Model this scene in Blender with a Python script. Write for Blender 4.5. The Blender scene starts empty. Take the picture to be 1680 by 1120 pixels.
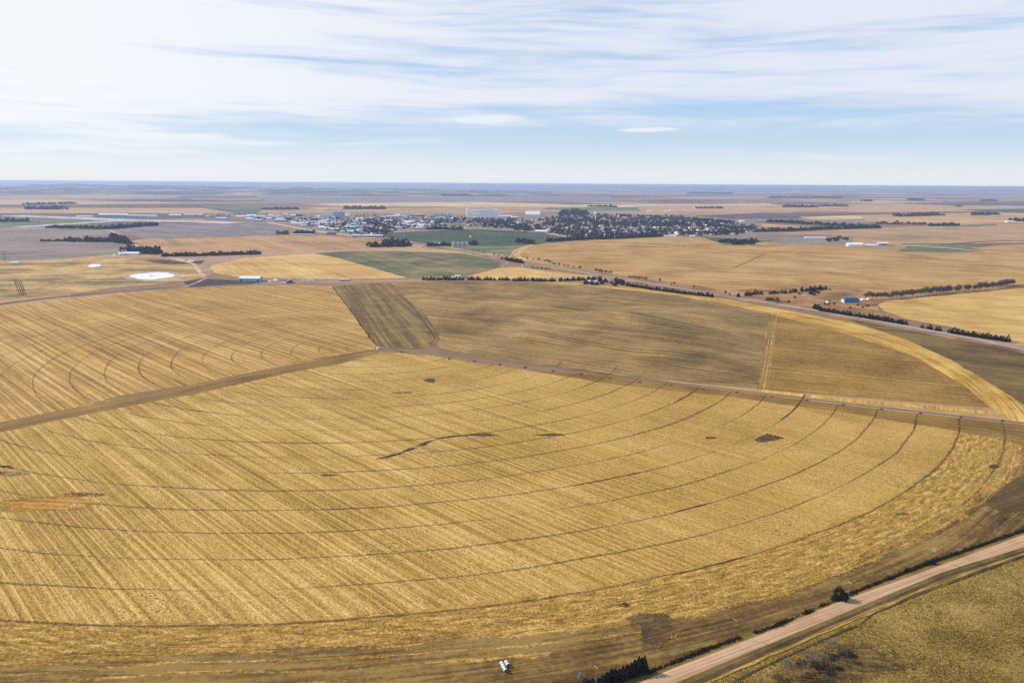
import bpy, bmesh, math, random
from mathutils import Vector, Matrix, noise as mnoise
from mathutils.geometry import delaunay_2d_cdt
random.seed(7)
R = math.radians
sc = bpy.context.scene
col = sc.collection

# ------------------------------------------------------------------ camera
H = 240.0
F = 1680 * 28 / 36
PITCH = R(11.2); ROLL = R(0.34)
cam_d = bpy.data.cameras.new('camera'); cam = bpy.data.objects.new('camera', cam_d); col.objects.link(cam)
cam_d.sensor_width = 36; cam_d.lens = 28; cam_d.clip_start = 1; cam_d.clip_end = 400000
cam.matrix_world = Matrix.Translation((0, 0, H)) @ Matrix.Rotation(R(90) - PITCH, 4, 'X') @ Matrix.Rotation(ROLL, 4, 'Z')
sc.camera = cam

def P(px, py, z=0.0):
    """where a point seen in the survey photo (1680 px wide) lies on the ground"""
    u = px - 840; v = py - 560
    c, s = math.cos(ROLL), math.sin(ROLL)
    u, v = u * c + v * s, -u * s + v * c
    f = F * math.cos(PITCH) - v * math.sin(PITCH); d = F * math.sin(PITCH) + v * math.cos(PITCH)
    t = (H - z) / d
    return (u * t, f * t)

def mpp(py):
    a = P(840, py); b = P(841, py)
    return math.dist(a, b)

# ------------------------------------------------------------------ light and sky
SUN_EL = R(33); SUN_AZ = R(160)           # azimuth counted from +X
sd = bpy.data.lights.new('sun', 'SUN'); sd.energy = 4.2; sd.angle = R(0.5); sd.color = (1.0, 0.93, 0.82)
so = bpy.data.objects.new('sun', sd); col.objects.link(so)
to_sun = Vector((math.cos(SUN_AZ) * math.cos(SUN_EL), math.sin(SUN_AZ) * math.cos(SUN_EL), math.sin(SUN_EL)))
so.rotation_euler = (-to_sun).to_track_quat('-Z', 'Y').to_euler()
so.location = to_sun * 3000

def lin(c):
    return tuple(((x / 255) / 12.92 if x / 255 <= 0.04045 else ((x / 255 + 0.055) / 1.055) ** 2.4) for x in c) + (1.0,)

class NT:
    """tiny node-graph writer"""
    def __init__(s, tree):
        s.t = tree; s.n = tree.nodes; s.l = tree.links
    def new(s, typ, **kw):
        n = s.n.new(typ)
        for k, v in kw.items(): setattr(n, k, v)
        return n
    def put(s, sock, v):
        if isinstance(v, bpy.types.NodeSocket): s.l.new(v, sock)
        elif v is not None: sock.default_value = v
    def m(s, op, a, b=None, c=None, clamp=False):
        n = s.new('ShaderNodeMath', operation=op, use_clamp=clamp)
        s.put(n.inputs[0], a); s.put(n.inputs[1], b)
        if c is not None: s.put(n.inputs[2], c)
        return n.outputs[0]
    def comb(s, x, y, z=0.0):
        n = s.new('ShaderNodeCombineXYZ'); s.put(n.inputs[0], x); s.put(n.inputs[1], y); s.put(n.inputs[2], z); return n.outputs[0]
    def sep(s, v):
        n = s.new('ShaderNodeSeparateXYZ'); s.put(n.inputs[0], v); return n.outputs
    def noise(s, vec, scale=1.0, detail=3.0, rough=0.55, dist=0.0):
        n = s.new('ShaderNodeTexNoise'); s.put(n.inputs['Vector'], vec)
        n.inputs['Scale'].default_value = scale; n.inputs['Detail'].default_value = detail
        n.inputs['Roughness'].default_value = rough; n.inputs['Distortion'].default_value = dist
        return n.outputs['Fac']
    def ss(s, v, lo, hi, a=0.0, b=1.0):
        n = s.new('ShaderNodeMapRange', interpolation_type='SMOOTHSTEP'); s.put(n.inputs['Value'], v)
        n.inputs['From Min'].default_value = lo; n.inputs['From Max'].default_value = hi
        n.inputs['To Min'].default_value = a; n.inputs['To Max'].default_value = b
        return n.outputs[0]
    def mix(s, f, a, b, blend='MIX'):
        n = s.new('ShaderNodeMix', data_type='RGBA', blend_type=blend)
        s.put(n.inputs['Factor'], f); s.put(n.inputs['A'], a) if False else None
        s.put(n.inputs[6], a); s.put(n.inputs[7], b); return n.outputs[2]
    def ramp(s, f, stops):
        n = s.new('ShaderNodeValToRGB'); e = n.color_ramp.elements
        while len(e) < len(stops): e.new(0.5)
        for i, (p, c) in enumerate(stops): e[i].position = p; e[i].color = c
        s.put(n.inputs[0], f); return n.outputs[0]

def new_mat(name, rough=0.95, spec=0.1):
    m = bpy.data.materials.new(name); m.use_nodes = True
    nt = NT(m.node_tree); b = m.node_tree.nodes['Principled BSDF']
    b.inputs['Roughness'].default_value = rough
    b.inputs['Specular IOR Level'].default_value = spec
    return m, nt, b

def world():
    w = bpy.data.worlds.new('World'); sc.world = w; w.use_nodes = True
    t = w.node_tree; t.nodes.clear(); s = NT(t)
    out = s.new('ShaderNodeOutputWorld')
    sky = s.new('ShaderNodeTexSky', sky_type='NISHITA'); sky.sun_disc = False
    sky.sun_elevation = SUN_EL; sky.sun_rotation = R(90) - SUN_AZ
    sky.altitude = 900; sky.air_density = 1.0; sky.dust_density = 0.6; sky.ozone_density = 1.6
    tc = s.new('ShaderNodeTexCoord').outputs['Generated']
    x, y, z = s.sep(tc)
    az = s.m('ARCTAN2', x, y); el = s.m('ARCSINE', z)          # radians, az 0 = straight ahead
    deg = s.m('MULTIPLY', el, 57.2958); azd = s.m('MULTIPLY', az, 57.2958)
    grad = s.ramp(s.m('DIVIDE', deg, 90.0, clamp=True), [(0.0, (0.80, 0.87, 0.92, 1)), (0.03, (0.60, 0.77, 0.95, 1)), (0.06, (0.47, 0.67, 0.95, 1)), (0.16, (0.42, 0.60, 0.92, 1)), (0.4, (0.20, 0.36, 0.72, 1)), (1.0, (0.12, 0.24, 0.55, 1))])
    nis = s.mix(1.0, sky.outputs[0], (SKY, SKY, SKY, 1), 'MULTIPLY')
    clear = s.new('ShaderNodeBackground'); s.put(clear.inputs[0], s.mix(0.80, nis, grad)); clear.inputs[1].default_value = 1.0
    # cirrus sheets seen edge-on: long, thin, slightly tilted noise
    tilt = s.m('ADD', deg, s.m('MULTIPLY', azd, 0.010))
    warp = s.m('MULTIPLY', s.m('SUBTRACT', s.noise(s.comb(s.m('MULTIPLY', azd, 0.05), s.m('MULTIPLY', tilt, 0.25), 3.0), 1, 2), 0.5), 1.6)
    tw = s.m('ADD', tilt, warp)
    n1 = s.noise(s.comb(s.m('MULTIPLY', azd, 0.045), s.m('MULTIPLY', tw, 0.55), 1.7), 1, 6, 0.58)
    n2 = s.noise(s.comb(s.m('MULTIPLY', azd, 0.13), s.m('MULTIPLY', tw, 2.4), 9.2), 1, 5, 0.6)
    n = s.m('ADD', s.m('MULTIPLY', n1, 0.72), s.m('MULTIPLY', n2, 0.28))
    # more veil high up and to the left (towards the sun), a clearer band at 2-5 degrees
    up = s.ss(deg, 2.2, 7.0, -0.06, 0.11)
    hi = s.ss(deg, 16.0, 40.0, 0.0, -0.30)
    left = s.ss(azd, -34.0, 4.0, 0.13, 0.0)
    right = s.ss(azd, 12.0, 34.0, 0.0, 0.05)
    cov = s.m('ADD', s.m('ADD', s.m('ADD', n, up), s.m('ADD', left, right)), hi)
    gap = s.m('MULTIPLY', s.ss(s.m('ABSOLUTE', s.m('SUBTRACT', deg, 3.9)), 2.6, 0.9), s.ss(s.m('ABSOLUTE', s.m('SUBTRACT', azd, 4.0)), 30.0, 8.0))
    cov = s.m('SUBTRACT', cov, s.m('MULTIPLY', gap, 0.075))
    gap2 = s.m('MULTIPLY', s.ss(s.m('ABSOLUTE', s.m('SUBTRACT', deg, 8.2)), 1.6, 0.3), s.ss(s.m('ABSOLUTE', s.m('ADD', azd, 3.0)), 26.0, 6.0))
    cov = s.m('SUBTRACT', cov, s.m('MULTIPLY', gap2, 0.09))
    cov = s.ss(cov, 0.40, 0.66)
    cov = s.m('MULTIPLY', cov, 0.93)
    # pale haze band resting on the horizon
    hz = s.ss(deg, 0.0, 3.0, 0.80, 0.0)
    # small lens-shaped clouds
    def lens(a0, e0, ha, he, seed):
        wob = s.m('MULTIPLY', s.m('SUBTRACT', s.noise(s.comb(s.m('MULTIPLY', azd, 0.9), s.m('MULTIPLY', deg, 2.0), seed), 1, 3), 0.5), 0.9)
        a = s.m('POWER', s.m('DIVIDE', s.m('SUBTRACT', azd, a0), ha), 2.0)
        d = s.m('DIVIDE', s.m('SUBTRACT', deg, e0), he)
        d = s.m('ADD', d, wob); d = s.m('SUBTRACT', d, s.m('MULTIPLY', s.m('DIVIDE', s.m('SUBTRACT', azd, a0), ha), 0.25))
        d = s.m('POWER', s.m('ABSOLUTE', d), 2.0)
        return s.m('MULTIPLY', s.ss(s.m('ADD', a, d), 1.3, 0.25), 0.85)
    l1 = lens(-1.95, 4.36, 3.3, 0.36, 1.0)
    l2 = lens(9.35, 3.68, 2.3, 0.17, 5.0)
    cov = s.m('MAXIMUM', cov, s.m('MULTIPLY', s.m('MAXIMUM', l1, l2), 0.9))
    cov = s.m('MAXIMUM', cov, hz)
    ccol = s.mix(s.ss(azd, -36.0, 12.0), CLOUD_L, CLOUD_R)
    ccol = s.mix(s.m('MULTIPLY', hz, 0.9), ccol, HORIZ)
    ccol = s.mix(s.m('MULTIPLY', s.m('MAXIMUM', l1, l2), 0.9), ccol, (0.93, 0.95, 0.98, 1))
    cb = s.new('ShaderNodeBackground'); s.put(cb.inputs[0], ccol); cb.inputs[1].default_value = 1.0
    mx = s.new('ShaderNodeMixShader'); s.put(mx.inputs[0], cov); s.l.new(clear.outputs[0], mx.inputs[1]); s.l.new(cb.outputs[0], mx.inputs[2])
    s.l.new(mx.outputs[0], out.inputs[0])
SKY = 0.10
CLOUD_L = (0.96, 0.97, 0.99, 1); CLOUD_R = (0.80, 0.84, 0.93, 1); HORIZ = (0.82, 0.87, 0.91, 1)
world()
sc.view_settings.view_transform = 'Standard'; sc.view_settings.look = 'None'
sc.view_settings.exposure = 0.0; sc.view_settings.gamma = 1.0; sc.view_settings.use_curve_mapping = False
sc.cycles.use_denoising = False
sc.cycles.max_bounces = 6; sc.cycles.diffuse_bounces = 2; sc.cycles.glossy_bounces = 1
sc.cycles.transmission_bounces = 1; sc.cycles.volume_bounces = 1; sc.cycles.transparent_max_bounces = 8
sc.cycles.caustics_reflective = False; sc.cycles.caustics_refractive = False

# ------------------------------------------------------------------ object helpers
def tag(o, label=None, cat=None, group=None, kind=None):
    if label: o['label'] = label
    if cat: o['category'] = cat
    if group: o['group'] = group
    if kind: o['kind'] = kind
    return o

def link(name, me, parent=None, loc=(0, 0, 0), rz=0.0, scale=None):
    o = bpy.data.objects.new(name, me); col.objects.link(o)
    o.location = loc; o.rotation_euler = (0, 0, rz)
    if scale: o.scale = scale
    if parent: o.parent = parent
    return o

def empty(name, loc, rz=0.0):
    return link(name, None, None, loc, rz)

class MB:
    """vertex and face lists that become one mesh"""
    def __init__(s): s.v = []; s.f = []; s.mi = []
    def quad(s, a, b, c, d, mi=0):
        i = len(s.v); s.v += [tuple(a), tuple(b), tuple(c), tuple(d)]; s.f.append((i, i + 1, i + 2, i + 3)); s.mi.append(mi)
    def tri(s, a, b, c, mi=0):
        i = len(s.v); s.v += [tuple(a), tuple(b), tuple(c)]; s.f.append((i, i + 1, i + 2)); s.mi.append(mi)
    def box(s, x0, x1, y0, y1, z0, z1, mi=0):
        i = len(s.v)
        s.v += [(x0, y0, z0), (x1, y0, z0), (x1, y1, z0), (x0, y1, z0), (x0, y0, z1), (x1, y0, z1), (x1, y1, z1), (x0, y1, z1)]
        for q in ((0, 3, 2, 1), (4, 5, 6, 7), (0, 1, 5, 4), (1, 2, 6, 5), (2, 3, 7, 6), (3, 0, 4, 7)):
            s.f.append(tuple(i + k for k in q)); s.mi.append(mi)
    def tube(s, a, b, r0, r1, n=6, cap=True, mi=0):
        a = Vector(a); b = Vector(b); d = (b - a)
        if d.length < 1e-6: return
        d.normalize(); u = d.orthogonal().normalized(); w = d.cross(u); i = len(s.v)
        for p, r in ((a, r0), (b, r1)):
            for k in range(n):
                t = 2 * math.pi * k / n; s.v.append(tuple(p + (u * math.cos(t) + w * math.sin(t)) * r))
        for k in range(n):
            j = (k + 1) % n; s.f.append((i + k, i + j, i + n + j, i + n + k)); s.mi.append(mi)
        if cap:
            s.f.append(tuple(i + k for k in reversed(range(n)))); s.mi.append(mi)
            s.f.append(tuple(i + n + k for k in range(n))); s.mi.append(mi)
    def lathe(s, prof, n=16, cx=0, cy=0, mi=0):
        i = len(s.v)
        for r, z in prof:
            for k in range(n):
                t = 2 * math.pi * k / n; s.v.append((cx + r * math.cos(t), cy + r * math.sin(t), z))
        for q in range(len(prof) - 1):
            for k in range(n):
                j = (k + 1) % n; s.f.append((i + q * n + k, i + q * n + j, i + (q + 1) * n + j, i + (q + 1) * n + k)); s.mi.append(mi)
        s.f.append(tuple(i + (len(prof) - 1) * n + k for k in range(n))); s.mi.append(mi)
    def add(s, other, x, y, z, sc_, rz):
        i = len(s.v); c, q = math.cos(rz), math.sin(rz)
        sx, sz = sc_
        s.v += [(x + (a * c - b * q) * sx, y + (a * q + b * c) * sx, z + h * sz) for a, b, h in other.v]
        s.f += [tuple(i + k for k in f) for f in other.f]; s.mi += other.mi
    def mesh(s, name, *mats, smooth=False):
        me = bpy.data.meshes.new(name); me.from_pydata(s.v, [], s.f)
        for m in mats: me.materials.append(m)
        me.polygons.foreach_set('material_index', s.mi)
        if smooth: me.polygons.foreach_set('use_smooth', [True] * len(s.f))
        me.update(); return me

# ------------------------------------------------------------------ materials of the land
CX, CY = P(619.5, 571)
def field_mat(name, c_dark, c_mid, c_light, rows=None, period=9.0, band=0.5, grain=(1.0, 0.35), patch=(0.012, 0.3), speck=None,
              tracks=None, head=None, bump=0.25, stretch=6.0, lines=None, polar=False, ulen=(0.0016, 0.006), fade=None, fine=0.45):
    """crop ground: row bands + patches + grain, with optional pivot wheel tracks and headland ring"""
    m, s, b = new_mat(name)
    g = s.new('ShaderNodeTexCoord').outputs['Object']
    x, y, _ = s.sep(g)
    rows = R(rows if rows is not None else 29.2)
    ca, sa = math.cos(rows), math.sin(rows)
    u = s.m('ADD', s.m('MULTIPLY', x, ca), s.m('MULTIPLY', y, sa))
    v = s.m('SUBTRACT', s.m('MULTIPLY', y, ca), s.m('MULTIPLY', x, sa))
    if polar:   # worked round the circle
        px_ = s.m('SUBTRACT', x, CX); py_ = s.m('SUBTRACT', y, CY)
        v = s.m('SQRT', s.m('ADD', s.m('MULTIPLY', px_, px_), s.m('MULTIPLY', py_, py_))); u = s.m('MULTIPLY', s.m('ARCTAN2', py_, px_), 790.0)
    # patches of soil and moisture
    pat = s.noise(s.comb(x, y, 0.5), patch[0], 5, 0.6, 0.4)
    # swaths left by the harvester and the finer rows inside them
    wob = s.m('MULTIPLY', s.noise(s.comb(x, y, 4.0), 0.005, 2), 2.5)
    vv = s.m('ADD', v, wob)
    b1 = s.noise(s.comb(s.m('MULTIPLY', u, ulen[0]), s.m('DIVIDE', vv, period), 2.0), 1, 2, 0.5)
    b2 = s.noise(s.comb(s.m('MULTIPLY', u, ulen[1]), s.m('DIVIDE', vv, period * 0.33), 7.0), 1, 3, 0.6)
    bands = s.m('ADD', s.m('MULTIPLY', b1, 1.0 - fine), s.m('MULTIPLY', b2, fine))
    # straw and clod grain, drawn out along the rows
    gr = s.noise(s.comb(s.m('DIVIDE', u, stretch), v, 1.0), grain[0], 4, 0.7)
    g2 = s.noise(s.comb(x, y, 8.0), grain[0] * 0.6, 3, 0.75)
    f = s.m('MULTIPLY', s.m('SUBTRACT', bands, 0.5), band * 2.2)
    if fade: f = s.m('MULTIPLY', f, s.ss(s.m('ADD', x, s.m('MULTIPLY', s.m('SUBTRACT', pat, 0.5), 500.0)), fade[0], fade[1], 1.0, fade[2]))
    f = s.m('ADD', f, s.m('MULTIPLY', s.m('SUBTRACT', pat, 0.5), patch[1] * 2.4))
    gg = s.m('ADD', s.m('MULTIPLY', s.m('SUBTRACT', gr, 0.5), grain[1] * 2.0), s.m('MULTIPLY', s.m('SUBTRACT', g2, 0.5), grain[1] * 2.0))
    f = s.m('ADD', s.m('ADD', f, gg), 0.5)
    if polar is True: f = s.m('ADD', f, s.ss(s.m('ADD', v, s.m('MULTIPLY', pat, 30.0)), 860.0, 800.0, -0.06, 0.34))
    r = None
    if tracks or head:
        dx = s.m('SUBTRACT', x, CX); dy = s.m('SUBTRACT', y, CY)
        r = s.m('SQRT', s.m('ADD', s.m('MULTIPLY', dx, dx), s.m('MULTIPLY', dy, dy)))
        th = s.m('ARCTAN2', dy, dx)
    if head:
        # headland: worked round the circle, so the grain runs along it
        hn = s.noise(s.comb(s.m('MULTIPLY', th, 60.0), s.m('MULTIPLY', r, 0.30), 0.0), 1, 4, 0.65)
        hn2 = s.noise(s.comb(x, y, 2.0), 0.55, 4, 0.7)
        hf = s.m('ADD', 0.42, s.m('ADD', s.m('MULTIPLY', s.m('SUBTRACT', hn, 0.5), 1.7), s.m('MULTIPLY', s.m('SUBTRACT', hn2, 0.5), 1.4)))
        edge = s.m('ADD', r, s.m('MULTIPLY', s.m('SUBTRACT', s.noise(s.comb(x, y, 0.0), 0.05, 4, 0.7), 0.5), 26.0))
        hm = s.ss(edge, head - 3, head + 5)
        n = s.new('ShaderNodeMix', data_type='FLOAT'); s.put(n.inputs[0], hm); s.put(n.inputs[2], f); s.put(n.inputs[3], hf); f = n.outputs[0]
    c = s.ramp(f, [(0.08, c_dark), (0.5, c_mid), (0.92, c_light)])
    if lines:   # faint sharp drill lines
        lp, ls, lc = lines[:3]
        lw = s.m('ADD', s.m('DIVIDE', vv, lp), s.m('MULTIPLY', s.noise(s.comb(x, y, 0.0), 0.008, 2), 0.35))
        tri = s.m('ABSOLUTE', s.m('SUBTRACT', s.m('FRACT', lw), 0.5))
        lm = s.m('MULTIPLY', s.ss(tri, lines[3] if len(lines) > 3 else 0.30, 0.46), s.ss(s.noise(s.comb(s.m('MULTIPLY', u, 0.006), s.m('DIVIDE', vv, lp * 1.7), 5.0), 1, 3, 0.6), 0.34, 0.62))
        if head: lm = s.m('MULTIPLY', lm, s.m('SUBTRACT', 1.0, hm))
        if fade: lm = s.m('MULTIPLY', lm, s.ss(s.m('ADD', x, s.m('MULTIPLY', s.m('SUBTRACT', pat, 0.5), 500.0)), fade[0], fade[1], 1.0, fade[2]))
        c = s.mix(s.m('MULTIPLY', lm, ls), c, lc)
    if speck:
        sp = s.noise(s.comb(x, y, 3.0), speck[0], 2, 0.5)
        cl = s.ss(s.noise(s.comb(x, y, 6.0), 0.02, 3), 0.35, 0.7)
        c = s.mix(s.m('MULTIPLY', s.m('MULTIPLY', s.ss(sp, speck[1], speck[1] + 0.06), cl), 0.85), c, speck[2])
    if tracks:
        tc = tracks.get('col', lin((92, 68, 44)))
        wn = s.noise(s.comb(s.m('MULTIPLY', th, 3.0), s.m('MULTIPLY', r, 0.02), 0.0), 1, 3)
        rr = s.m('ADD', r, s.m('MULTIPLY', s.m('SUBTRACT', s.noise(s.comb(x, y, 1.0), 0.15, 3), 0.5), 2.2))
        rr = s.m('ADD', rr, s.m('MULTIPLY', s.m('SUBTRACT', s.noise(s.comb(x, y, 1.0), 0.012, 2), 0.5), 6.0))
        k = s.m('DIVIDE', s.m('SUBTRACT', rr, 46.0 - 19.7), 39.4)
        d = s.m('MULTIPLY', s.m('ABSOLUTE', s.m('SUBTRACT', s.m('FRACT', k), 0.5)), 39.4)
        kid = s.m('FLOOR', k)
        inten = s.noise(s.comb(s.m('MULTIPLY', th, 2.2), s.m('MULTIPLY', kid, 5.13), 0.0), 1, 3, 0.6)
        wid = s.ss(inten, 0.40, 0.75, 0.45, tracks.get('w', 1.7))
        tm = s.m('SUBTRACT', 1.0, s.m('DIVIDE', d, s.m('ADD', wid, 0.5)), clamp=True)
        tm = s.ss(tm, 0.05, 0.55)
        brk = s.ss(inten, tracks.get('lo', 0.30), tracks.get('hi', 0.5), 0.08, 0.80)
        ragged = s.ss(s.noise(s.comb(x, y, 2.0), 0.45, 4, 0.75), 0.36, 0.52, 0.12, 1.0)
        tm = s.m('MULTIPLY', s.m('MULTIPLY', tm, brk), ragged)
        tm = s.m('MULTIPLY', tm, s.ss(r, tracks.get('rmin', 50) - 20, tracks.get('rmin', 50)))
        if 'rmax' in tracks: tm = s.m('MULTIPLY', tm, s.ss(r, tracks['rmax'], tracks['rmax'] * 0.85))
        if 'lane' in tracks:   # only near the access lane
            la = R(-26.5); nl = s.m('SUBTRACT', s.m('MULTIPLY', dy, math.cos(la)), s.m('MULTIPLY', dx, math.sin(la)))
            nl = s.m('ADD', nl, s.m('MULTIPLY', inten, 40.0))
            tm = s.m('MULTIPLY', tm, s.ss(nl, tracks['lane'], tracks['lane'] * 0.6))
        c = s.mix(tm, c, tc)
    s.put(b.inputs['Base Color'], c)
    if bump:
        bp = s.new('ShaderNodeBump'); bp.inputs['Strength'].default_value = bump; bp.inputs['Distance'].default_value = 0.6
        s.put(bp.inputs['Height'], s.m('ADD', s.m('ADD', gr, g2), s.m('MULTIPLY', b2, 0.5))); s.l.new(bp.outputs[0], b.inputs['Normal'])
    return m

def ragged(m, k=0.9, sc_=0.5):
    """lets a patch fray into the ground at its rim: the soil thins out in flecks"""
    m2 = m.copy(); m2.name = m.name + '_frayed'; s = NT(m2.node_tree); b = m2.node_tree.nodes['Principled BSDF']; out = next(n for n in m2.node_tree.nodes if n.type == 'OUTPUT_MATERIAL')
    at = s.new('ShaderNodeAttribute', attribute_name='core').outputs['Fac']
    n = s.noise(s.new('ShaderNodeTexCoord').outputs['Object'], sc_, 5, 0.7)
    a = s.ss(s.m('ADD', at, s.m('MULTIPLY', s.m('SUBTRACT', n, 0.5), k * 2)), 0.40, 0.60)
    tr = s.new('ShaderNodeBsdfTransparent'); mx = s.new('ShaderNodeMixShader'); s.put(mx.inputs[0], a); s.l.new(tr.outputs[0], mx.inputs[1]); s.l.new(b.outputs[0], mx.inputs[2]); s.l.new(mx.outputs[0], out.inputs['Surface'])
    return m2
FR = {}
def patch(name, pts, mat, core=0.45, k=0.9, sc_=0.5, n=48, z=None):
    """a ground patch whose rim frays out; pts in photo pixels"""
    g = [Vector(P(*p)) for p in pts]; c = sum(g, Vector((0, 0))) / len(g)
    ring = []; per = sum((g[i] - g[i - 1]).length for i in range(len(g)))
    for i in range(len(g)):
        a, b_ = g[i], g[(i + 1) % len(g)]; q = max(1, int((b_ - a).length / per * n)); ring += [a.lerp(b_, t / q) for t in range(q)]
    if z is None:
        Z[0] += 0.0015; z = Z[0]
    key = (mat.name, k, sc_)
    if key not in FR: FR[key] = ragged(mat, k, sc_)
    N = len(ring); vs = []; w = []; fs = []
    for f_, wt in ((1.18, 0.0), (1.0, 0.35), (core, 1.0)):
        for p in ring: q = c + (p - c) * f_; vs.append((q.x, q.y, z)); w.append(wt)
    vs.append((c.x, c.y, z)); w.append(1.0)
    area2 = sum(ring[i - 1].x * ring[i].y - ring[i].x * ring[i - 1].y for i in range(N)); fl = area2 < 0
    for r_ in range(2):
        for i in range(N):
            j = (i + 1) % N; f = (r_ * N + i, r_ * N + j, (r_ + 1) * N + j, (r_ + 1) * N + i); fs.append(tuple(reversed(f)) if fl else f)
    for i in range(N):
        j = (i + 1) % N; f = (2 * N + i, 2 * N + j, 3 * N); fs.append(tuple(reversed(f)) if fl else f)
    me = bpy.data.meshes.new(name); me.from_pydata(vs, [], fs); me.materials.append(FR[key])
    at = me.attributes.new('core', 'FLOAT', 'POINT'); at.data.foreach_set('value', w)
    o = link(name, me); o['kind'] = 'structure'; return o

def fray(name, line, w, mat, k=0.9, sc_=0.6, wob=0.35, z=None, px=True):
    """a ribbon of soil whose two edges thin out in flecks"""
    pts = [Vector(P(*p) if px else p) for p in line]; fine = []
    for a, b_ in zip(pts, pts[1:]):
        q = max(1, int((b_ - a).length / max(4.0, w * .8))); fine += [a.lerp(b_, t / q) for t in range(q)]
    fine.append(pts[-1])
    if z is None:
        Z[0] += 0.0015; z = Z[0]
    key = (mat.name, k, sc_)
    if key not in FR: FR[key] = ragged(mat, k, sc_)
    vs = []; wt = []; fs = []; N = len(fine)
    for i, p in enumerate(fine):
        t = (fine[min(i + 1, N - 1)] - fine[max(i - 1, 0)]).normalized(); n = Vector((-t.y, t.x)); e = min(1.0, min(i, N - 1 - i) / 3.0)
        p = p + n * w * wob * mnoise.noise((p.x * .04, p.y * .04, 3)); h = w * (.75 + .8 * mnoise.noise((p.x * .05, p.y * .05, 6)))
        for o_, c in ((h, 0), (h * .35, .9 * e), (-h * .35, .9 * e), (-h, 0)): q = p + n * o_; vs.append((q.x, q.y, z)); wt.append(c)
    for i in range(N - 1):
        for q in range(3): a = i * 4 + q; fs.append((a + 1, a + 5, a + 4, a))
    me = bpy.data.meshes.new(name); me.from_pydata(vs, [], fs); me.materials.append(FR[key])
    at = me.attributes.new('core', 'FLOAT', 'POINT'); at.data.foreach_set('value', wt)
    o = link(name, me); o['kind'] = 'structure'; return o

def blob(px, py, rx, ry, seed, n=22):
    out = []
    for k in range(n):
        t = 2 * math.pi * k / n; q = 0.72 + 0.45 * mnoise.noise((math.cos(t) * 1.4 + seed, math.sin(t) * 1.4, seed))
        out.append((px + rx * q * math.cos(t), py + ry * q * math.sin(t)))
    return out
Z = [0.0]
def sheet(name, pts, mat, z=None, px=True, jit=0.6, step=12.0, grid=None, relief=None, edge=None):
    """a flat piece of ground laid just above the one below; relief(x, y) lifts it, dying out at its rim"""
    if px: pts = [P(*p) for p in pts]
    if z is None:
        Z[0] += 0.001 if name in ('bare_soil', 'mud_hole') else 0.004; z = Z[0]
    ring = []
    n = len(pts)
    per = sum(math.dist(pts[i], pts[(i + 1) % n]) for i in range(n))
    step = max(step, per / 2500)
    for i in range(n):
        a = pts[i]; b_ = pts[(i + 1) % n]; L = math.dist(a, b_); k = max(1, int(L / step))
        for q in range(k):
            t = q / k
            ring.append((a[0] + (b_[0] - a[0]) * t, a[1] + (b_[1] - a[1]) * t))
    if jit:
        ring = [(p[0] + jit * 2 * (mnoise.noise((p[0] * .06, p[1] * .06, 1)) + 0.5 * mnoise.noise((p[0] * .3, p[1] * .3, 5))),
                 p[1] + jit * 2 * (mnoise.noise((p[0] * .06, p[1] * .06, 9)) + 0.5 * mnoise.noise((p[0] * .3, p[1] * .3, 7)))) for p in ring]
    vs = [Vector(p) for p in ring]; es = [(i, (i + 1) % len(ring)) for i in range(len(ring))]
    if grid:
        x0 = min(p[0] for p in ring); x1 = max(p[0] for p in ring); y0 = min(p[1] for p in ring); y1 = max(p[1] for p in ring)
        gx = x0
        while gx < x1:
            gy = y0
            while gy < y1:
                vs.append(Vector((gx + random.uniform(-1, 1), gy + random.uniform(-1, 1)))); gy += grid
            gx += grid
    out = delaunay_2d_cdt(vs, es, [], 1, 1e-4)
    vv = []
    for p in out[0]:
        h = 0.0
        if relief:
            d = min(math.dist((p.x, p.y), q) for q in ring[::3])
            k = min(1.0, d / (edge or 60.0)); h = max(0.0, relief(p.x, p.y)) * k * k * (3 - 2 * k)
        vv.append((p.x, p.y, z + h))
    me = bpy.data.meshes.new(name); me.from_pydata(vv, [], [tuple(f) for f in out[2]]); me.materials.append(mat)
    if relief: me.polygons.foreach_set('use_smooth', [True] * len(me.polygons))
    bm = bmesh.new(); bm.from_mesh(me); bmesh.ops.recalc_face_normals(bm, faces=bm.faces)
    if bm.faces and sum(f.normal.z for f in bm.faces) < 0: bmesh.ops.reverse_faces(bm, faces=bm.faces)
    bm.to_mesh(me); bm.free()
    o = link(name, me); o['kind'] = 'structure'
    return o

def strip(name, line, w, mat, z=None, jit=0.3, px=True):
    """a ribbon of ground of the given width in metres along a line"""
    pts = [Vector(P(*p)) for p in line] if px else [Vector(p) for p in line]
    if z is None:
        Z[0] += 0.004; z = Z[0]
    # resample
    fine = []
    for a, b_ in zip(pts, pts[1:]):
        k = max(1, int((b_ - a).length / max(10.0, (b_ - a).length / 60)))
        fine += [a.lerp(b_, q / k) for q in range(k)]
    fine.append(pts[-1]); mb = MB(); L = []
    for i, p in enumerate(fine):
        t = (fine[min(i + 1, len(fine) - 1)] - fine[max(i - 1, 0)]).normalized(); n = Vector((-t.y, t.x))
        a = w / 2 + jit * mnoise.noise((p.x * .1, p.y * .1, 1)) * 2; c = w / 2 + jit * mnoise.noise((p.x * .1, p.y * .1, 4)) * 2
        L.append((p + n * a, p - n * c))
    for (a, b_), (c, d) in zip(L, L[1:]):
        mb.quad((b_.x, b_.y, z), (d.x, d.y, z), (c.x, c.y, z), (a.x, a.y, z))
    o = link(name, mb.mesh(name, mat)); o['kind'] = 'structure'; return o

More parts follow.
